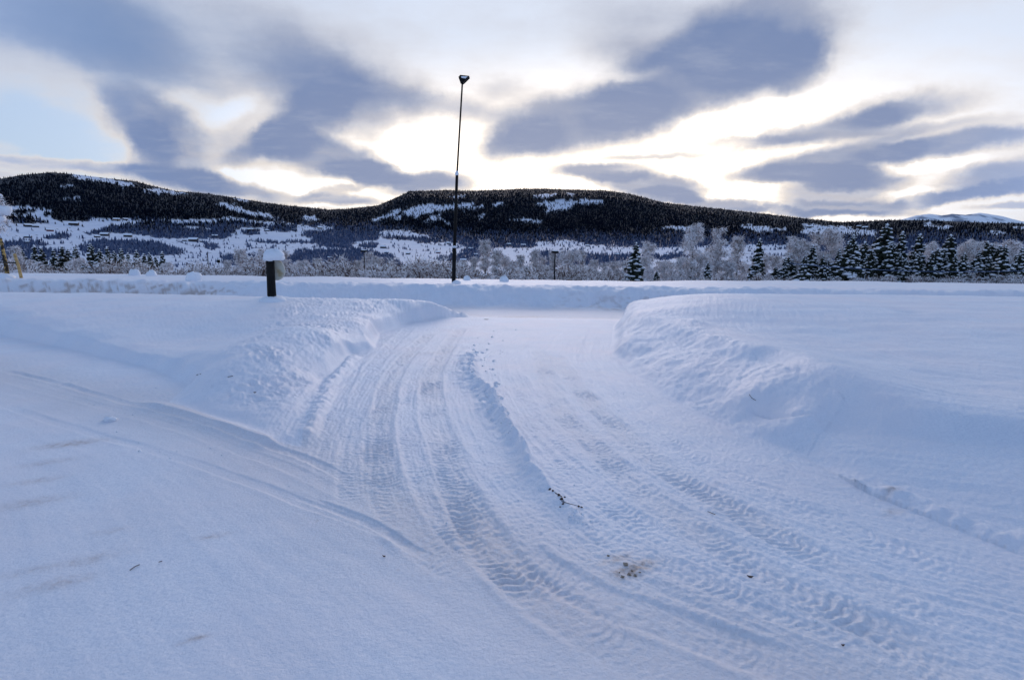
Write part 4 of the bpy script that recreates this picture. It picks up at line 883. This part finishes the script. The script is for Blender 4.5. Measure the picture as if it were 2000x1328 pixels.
# ------------------------------------------------------------------ bollard with round plate
by = 12.75; pb = Vector(at_y(531, 581, by)); gz0 = gh(pb.x, by)
bol = thing('bollard', 'thick dark post with round frosted plate and a cap of snow', 'bollard', (pb.x, by, gz0))
top = Vector(at_y(527.5, 509, by)) - Vector((pb.x, by, gz0))
q = MB(); n = 16; rad = .098; V = []
for lev, tt in enumerate((0, .12, .5, .8, 1)):
    for k in range(n):
        th = 2 * math.pi * k / n; ctr = Vector((0, 0, 0)).lerp(Vector((top.x, 0, top.z)), tt); wob = .0 if lev else 0
        V.append((ctr.x + rad * (1.08 if tt < .2 else 1) * math.cos(th), ctr.y + rad * math.sin(th), (-.12 if lev == 0 else ctr.z + (.02 * math.sin(th * 2 + 1) if tt == 1 else 0))))
Fc = [(l * n + k, l * n + (k + 1) % n, (l + 1) * n + (k + 1) % n, (l + 1) * n + k) for l in range(4) for k in range(n)] + [tuple(4 * n + k for k in range(n))]
q.add(V, Fc); part('post', q, m_black, bol, True)
sc_ = by / 1000.
dc = Vector(at_y(534, 528, by)) - Vector((pb.x, by, gz0)); dc.y = .16
q = MB(); Vd = []; nd = 28
for dy, k_ in ((-.03, .97), (-.02, 1.0), (.02, 1.0), (.03, .97)):
    for k in range(nd):
        th = 2 * math.pi * k / nd; x_ = .205 * k_ * math.cos(th); z_ = .255 * k_ * math.sin(th); Vd.append((dc.x + x_ * .96 + .0, dc.y + dy + x_ * .25, dc.z + z_))
Fd = [(l * nd + k, l * nd + (k + 1) % nd, (l + 1) * nd + (k + 1) % nd, (l + 1) * nd + k) for l in range(3) for k in range(nd)] + [tuple(range(nd))[::-1], tuple(3 * nd + k for k in range(nd))]
q.add(Vd, Fd); pl_ = part('round_plate', q, m_disc, bol)
q = MB(); q.tube((dc.x - .06, .05, dc.z + .08), (dc.x - .06, .15, dc.z + .08), .02, .02, 8); q.tube((dc.x - .06, .05, dc.z - .08), (dc.x - .06, .15, dc.z - .08), .02, .02, 8); part('bracket', q, m_galv, bol)
q = MB(); cc = Vector(at_y(534, 499, by)) - Vector((pb.x, by, gz0)); q.ell((cc.x, .04, cc.z - .02), (.25, .22, .155), 28, 18, .3, 12, flat=-.10, power=1.0); q.ell((cc.x - .10, .0, cc.z - .06), (.16, .15, .09), 18, 12, .3, 14); part('snow_cap', q, m_snowc, bol, True)
q = MB(); q.ell((.02, -.02, -.06), (.34, .3, .15), 20, 10, .2, 15); part('snow_foot', q, m_snowc, bol, True)

# ------------------------------------------------------------------ young tree with stakes at the left edge
sy = 20.5
def spt(px, py, y=sy): return Vector(at_y(px, py, y))
g0 = spt(42, 546); g0z = gh(g0.x, sy)
st = thing('tree_stake', 'pale wooden tree stake leaning left at the left edge', 'stake', (g0.x, sy, g0z))
o_ = Vector((g0.x, sy, g0z)); q = MB(); q.path([Vector((.02, 0, -.2)), spt(36, 520) - o_, spt(28, 496) - o_], [.055, .052, .048], 9); part('stake', q, m_stake, st, True)
g1 = spt(14, 536); g1z = gh(g1.x, sy); o1 = Vector((g1.x, sy, g1z))
st2 = thing('tree_stake', 'stained wooden tree stake with dark bark streaks, left of the pale one', 'stake', o1)
q = MB(); q.path([Vector((.02, 0, -.25)), spt(9, 505) - o1, spt(1, 466) - o1], [.075, .062, .045], 9); part('stake', q, m_stakedark, st2, True)
q = MB(); y_s = spt(20, 512) - o1; a_ = spt(-30, 509.5) - o1; b_ = spt(34, 513.5) - o1; a_.y = b_.y = -.085
q.path([a_, (a_ + b_) * .5 + Vector((0, 0, -.02)), b_], [.028, .028, .028], 6); part('strap', q, m_strap, st2)
yt_ = Vector(at_y(-22, 540, sy + .1)); ytz = gh(yt_.x, sy + .1); oy = Vector((yt_.x, sy + .1, ytz))
yt = thing('young_tree', 'young frosted tree held by wooden stakes at the left edge', 'young tree', oy)
q = MB(); tp_ = spt(-18, 385) - oy; q.path([(0, 0, -.2), tuple(tp_ * .5), tuple(tp_)], [.05, .035, .01], 7); part('trunk', q, m_bark, yt, True)
q = MB(); rs = random.Random(3); tips = []
for i in range(16):
    h0 = rs.uniform(.45, .98); p0 = tp_ * h0; th = rs.uniform(-1.3, 1.3) if i < 11 else rs.uniform(1.5, 4.7); ln = rs.uniform(.45, .9) * (1.25 - h0 * .6)
    p1 = p0 + Vector((math.cos(th) * ln * .5, math.sin(th) * ln * .5, ln * .25)); p2 = p0 + Vector((math.cos(th) * ln, math.sin(th) * ln, ln * rs.uniform(-.1, .3)))
    q.path([p0, p1, p2], [.014, .01, .004], 4, cap=False); tips.append((p1, p2))
part('limbs', q, m_twig, yt)
rsn = np.random.default_rng(9); n = 2600; tt = np.array([tuple(p1.lerp(p2, rs.random())) for p1, p2 in [rs.choice(tips) for _ in range(n)]]) + rsn.normal(size=(n, 3)) * .08
dr = rsn.normal(size=(n, 3)); dr /= np.linalg.norm(dr, axis=1)[:, None]
V, Fc, mi = blades(rsn, tt, dr, rsn.uniform(.06, .2, n), rsn.uniform(.007, .016, n), rsn.choice([0, 1, 2], n, p=[.35, .2, .45]))
link('twigs', raw_mesh('twigs', V, Fc, [m_frost, m_twig, m_frost2], False, mi), yt)
q = MB(); c = spt(4, 411) - oy; q.ell(c, (.34, .26, .19), 14, 9, .35, 21); c = spt(-8, 425) - oy; q.ell(c, (.3, .26, .2), 14, 9, .35, 22); c = spt(-2, 382) - oy; q.ell(c, (.10, .1, .08), 12, 8, .3, 23); part('snow_load', q, m_snowc, yt, True)

# ------------------------------------------------------------------ snow-covered mounds on the terrace
MO = [(262, 528, 10, 7, 26, 'left one of a pair of small snow domes below the left spruces'), (295, 528, 9, 8, 26, 'right one of a pair of small snow domes below the left spruces'), (379, 547, 15, 15, 20.5, 'larger squarish snow lump standing alone on the left terrace'), (912, 543, 7, 8, 26, 'small snow dome just right of the lamp post'), (985, 546, 9, 8, 25, 'rounded snow dome under the pale birches'), (10, 544, 15, 9, 20.3, 'low snow mound at the foot of the stained stake')]
for px, py, rx, rz, d, lab in MO:
    p = at_y(px, py, d); s = d / 1000; zb = gh(p[0], d)
    hgt_ = max((py - (py - rz * 1.3)) * s, .1); topz = at_y(px, py - rz, d)[2]
    m0 = thing('snow_mound', lab, 'snow mound', (p[0], d, zb), 0)
    q = MB(); h_ = min(max(topz - zb, .10), rx * s * 1.15); q.ell((0, 0, 0), (rx * s, rx * s * .9, h_), 22, 12, .25, int(px), flat=-.1, power=.7 if rx > 12 else .9); part('snow_dome', q, m_snowc, m0, True)

# ------------------------------------------------------------------ thin poles beyond the terrace
def pole(px, ytop, d, lab, name, cat, w=.06, head=None):
    tpv = Vector(at_y(px, ytop, d)); zb = tzat(tpv.x, d); o = thing(name, lab, cat, (tpv.x, d, zb)); hgt = tpv.z - zb
    q = MB(); q.path([(0, 0, -.4), (0, 0, hgt)], [w, w * .7], 8); part('pole', q, m_black if name != 'bare_pole' else m_bark, o)
    if head == 'lamp':
        q = MB(); q.box((0, 0, hgt + .05), (.26, .12, .07)); part('lamp_head', q, m_black, o); q = MB(); q.ell((0, 0, hgt + .14), (.27, .13, .05), 10, 6); part('snow_cap', q, m_snowc, o, True)
    if head == 'box':
        q = MB(); q.box((0, 0, hgt - .02), (.09, .08, .13)); part('box', q, m_black, o); q = MB(); q.ell((0, 0, hgt + .12), (.11, .10, .06), 10, 6); part('snow_cap', q, m_snowc, o, True)
pole(711, 492, 44, 'thin lamp post with small flat head among the frosted bushes', 'lamp_post', 'lamp post', .05, 'lamp')
pole(1084, 494, 38, 'dark straight lamp post among the pale birches', 'lamp_post', 'lamp post', .06, 'lamp')
pole(405, 493, 44, 'bare thin pole on the slope left of the bollard', 'bare_pole', 'pole', .04)
pole(427, 510, 44, 'short pole carrying a little dark box left of the bollard', 'box_pole', 'pole', .035, 'box')
c0_ = Vector(at_y(1540, 514, 35.5)); c1_ = Vector(at_y(2060, 526, 35.5))
q = MB(); q.path([Vector((0, 0, 0)) + (c1_ - c0_) * t_ + Vector((0, 0, -.35 * 4 * t_ * (1 - t_))) for t_ in np.linspace(0, 1, 14)], [.022] * 14, 5)
cb = q.mesh('power_cable', m_farfrosthaze); o_ = link('power_cable', cb, label='frosted cable strung in front of the dense wood on the right', category='cable'); o_.location = c0_

# ------------------------------------------------------------------ thin blue air over the whole valley
hz = MB(); hz.box((0, 2000, 460), (14500, 14500, 560))
m_haze = bpy.data.materials.new('thin_haze'); m_haze.use_nodes = True; ht = m_haze.node_tree; ht.nodes.clear()
pv = ht.nodes.new('ShaderNodeVolumePrincipled'); pv.inputs['Color'].default_value = (.30, .52, 1.0, 1); pv.inputs['Density'].default_value = 3.5e-6; pv.inputs['Anisotropy'].default_value = 0.0
ho = ht.nodes.new('ShaderNodeOutputMaterial'); ht.links.new(pv.outputs[0], ho.inputs['Volume'])
link('haze', hz.mesh('haze', m_haze), kind='stuff')
# ------------------------------------------------------------------ small things on the snow
def chunk(mb, p, s, seed): mb.ell((p.x, p.y, p.z + s * .35), (s, s * .85, s * .6), 7, 5, .8, seed)
p = gat(215, 822); o_ = thing('snow_chunk', 'lone broken snow lump on the smooth path at left', 'snow lump', p); q = MB(); q.ell((0, 0, .012), (.062, .045, .032), 12, 8, .6, 4); q.ell((-.05, .02, .005), (.035, .03, .018), 10, 6, .6, 5); part('lump', q, m_snowc, o_, True)
# twig
pts = [gat(*a) + Vector((0, 0, .003)) for a in [(1072, 956), (1090, 966), (1098, 980), (1112, 984), (1138, 991)]]
tw = thing('twig', 'dark broken twig with withered buds at the end of the middle snow ridge', 'twig', pts[0])
q = MB(); q.path([p_ - pts[0] for p_ in pts], [.003, .003, .0025, .002, .0015], 5); q.path([pts[1] - pts[0], pts[1] - pts[0] + Vector((.02, -.05, .01)), pts[1] - pts[0] + Vector((.03, -.09, -.005))], [.004, .003, .002], 5); part('stem', q, m_leaf, tw)
rs = random.Random(4)
for i, (a, b_, s) in enumerate([(1074, 956, .014), (1080, 959, .012), (1092, 967, .013), (1097, 975, .016), (1100, 984, .011), (1103, 971, .009), (1130, 989, .010), (1136, 991, .009), (1094, 990, .008)]):
    v = gat(a, b_) - pts[0]; q = MB(); q.ell((v.x, v.y, v.z + .002), (s * .75, s * .5, s * .5), 10, 6, 1.2, i + 3); part('bud', q, m_leaf, tw)
# clods of sand
cl = [(1222, 1103, .016, .011), (1216, 1127, .011, .009), (1229, 1122, .012, .009), (1240, 1124, .011, .008), (1234, 1115, .008, .006), (1250, 1118, .007, .005), (1210, 1118, .006, .005), (1188, 1086, .010, .006)]
for i, (a, b_, s, h_) in enumerate(cl):
    p = gat(a, b_); o_ = thing('sand_clod', ['largest brown sand clod on the lane, top of its cluster', 'leftmost of the three clods below the largest one', 'middle one of the three clods below the largest one', 'rightmost of the three clods below the largest one'][i] if i < 4 else ['', '', '', '', 'tiny crumb between the two right clods on the lane', 'tiny crumb farthest right of the brown clods on the lane', 'tiny crumb farthest left beside the brown clods', 'pale sandy crumb up and left of the brown clods'][i], 'clod', p, group='frozen sand clods')
    q = MB(); q.ell((0, 0, h_ * .1), (s * .8, s * .65, h_ * .8), 12, 8, 1.3, i + 40); part('lump', q, m_clod, o_)
def leaf(px, py, ln, wd, rot, lab, name='dead_leaf', cat='leaf'):
    p = gat(px, py); o_ = thing(name, lab, cat, p + Vector((0, 0, .006)), rot); q = MB()
    q.add([(-ln, 0, .004), (-ln * .3, wd, .0), (ln * .5, wd * .8, .002), (ln, 0, .006), (ln * .4, -wd, .0), (-ln * .3, -wd * .9, 0), (-ln, 0, .0005), (-ln * .3, wd, -.004), (ln * .5, wd * .8, -.003), (ln, 0, .002), (ln * .4, -wd, -.004), (-ln * .3, -wd * .9, -.004)],
          [(0, 5, 4, 3, 2, 1), (6, 7, 8, 9, 10, 11)] + [(i, (i + 1) % 6, (i + 1) % 6 + 6, i + 6) for i in range(6)]); part('leaf_blade', q, m_leaf, o_)
leaf(1465, 1127, .016, .006, -.4, 'small dark leaf lying among the tyre tracks on the right'); leaf(950, 624, .07, .03, -.2, 'dark leaf at the far mouth of the lane'); leaf(1646, 1261, .007, .003, -.3, 'tiny dark leaf near the lower right')
leaf(498, 767, .018, .012, 0, 'tiny dark leaf on the shovelled snow of the left bank'); leaf(750, 1087, .011, .003, -.4, 'dark speck of bark at the edge of the smooth path')
def stick(pxs, r_, lab):
    ps = [gat(*a) + Vector((0, 0, .006)) for a in pxs]; o_ = thing('stick', lab, 'stick', ps[0]); q = MB(); q.path([p_ - ps[0] for p_ in ps], [r_] * len(ps), 5); part('stem', q, m_leaf, o_)
stick([(254, 1115), (262, 1109), (266, 1107), (273, 1104)], .0022, 'small crooked brown stick on the smooth snow at lower left'); stick([(310, 1099), (317, 1097)], .002, 'tiny brown bit right of the crooked stick'); stick([(1382, 1000), (1397, 1006)], .002, 'thin straw on the right lane')
stick([(1463, 771), (1468, 778), (1476, 783)], .0025, 'thin dark twig in the crack of the right bank'); stick([(445, 737), (455, 735)], .004, 'little dark twig at the foot of the left bank'); stick([(384, 733), (392, 731)], .004, 'small dark twig left of the shovelled mound')
# snow crumbs: uncountable
rs = random.Random(8); q = MB()
def crumbs(poly_px, n, s0, s1, z0=0.0):
    xs = [a for a, _ in poly_px]; ys = [b_ for _, b_ in poly_px]; k = 0; arr = []
    while k < n:
        a = rs.uniform(min(xs), max(xs)); b_ = rs.uniform(min(ys), max(ys))
        if inside(np.array([a]), np.array([b_]), poly_px)[0]:
            k += 1; arr.append(at(a, b_, z0)[:2])
    arr = np.array(arr); zv, _ = ground(arr[:, 0], arr[:, 1])
    for (X_, Y_), z_ in zip(arr, zv):
        s_ = rs.uniform(s0, s1) * rs.random() ** 1.2 + s0 * .4; q.ell((X_, Y_, z_ + s_ * .02), (s_, s_ * rs.uniform(.6, 1), s_ * rs.uniform(.45, .8)), 6, 4, .9, rs.randint(0, 9999))
0 and crumbs([(470, 780), (560, 740), (640, 740), (600, 850), (560, 865), (480, 830)], 90, .012, .035, .08)
0 and crumbs([(560, 640), (720, 620), (735, 670), (640, 735), (540, 740), (470, 770)], 70, .012, .035, .25)
crumbs([(900, 690), (960, 680), (990, 800), (1005, 870), (980, 860), (925, 760)], 120, .012, .036, .03)
crumbs([(940, 640), (1010, 640), (980, 690), (900, 700)], 40, .012, .035, .03)
0 and crumbs([(1440, 790), (1520, 800), (1560, 850), (1530, 880), (1440, 840)], 45, .015, .05, .12)
0 and crumbs([(1190, 650), (1230, 650), (1330, 770), (1460, 850), (1430, 860), (1200, 720)], 60, .01, .03, .05)
crumbs([(1110, 990), (1150, 1010), (1160, 1035), (1110, 1020)], 22, .008, .022)
0 and crumbs([(1560, 890), (1700, 960), (1990, 1080), (1990, 1110), (1690, 985)], 70, .008, .022)
crumbs([(650, 700), (1150, 660), (1700, 1150), (1500, 1280), (900, 1060), (620, 860)], 260, .003, .010)
crumbs([(0, 700), (380, 760), (560, 870), (700, 1000), (300, 900), (0, 780)], 70, .004, .012)
link('snow_crumbs', q.mesh('snow_crumbs', m_snowc, True), kind='stuff', label='broken snow crumbs scattered along the ploughed banks', category='snow crumbs')
print('objects', len(bpy.data.objects), 'tris', sum(len(m_.loops) - 2 * len(m_.polygons) for m_ in bpy.data.meshes))
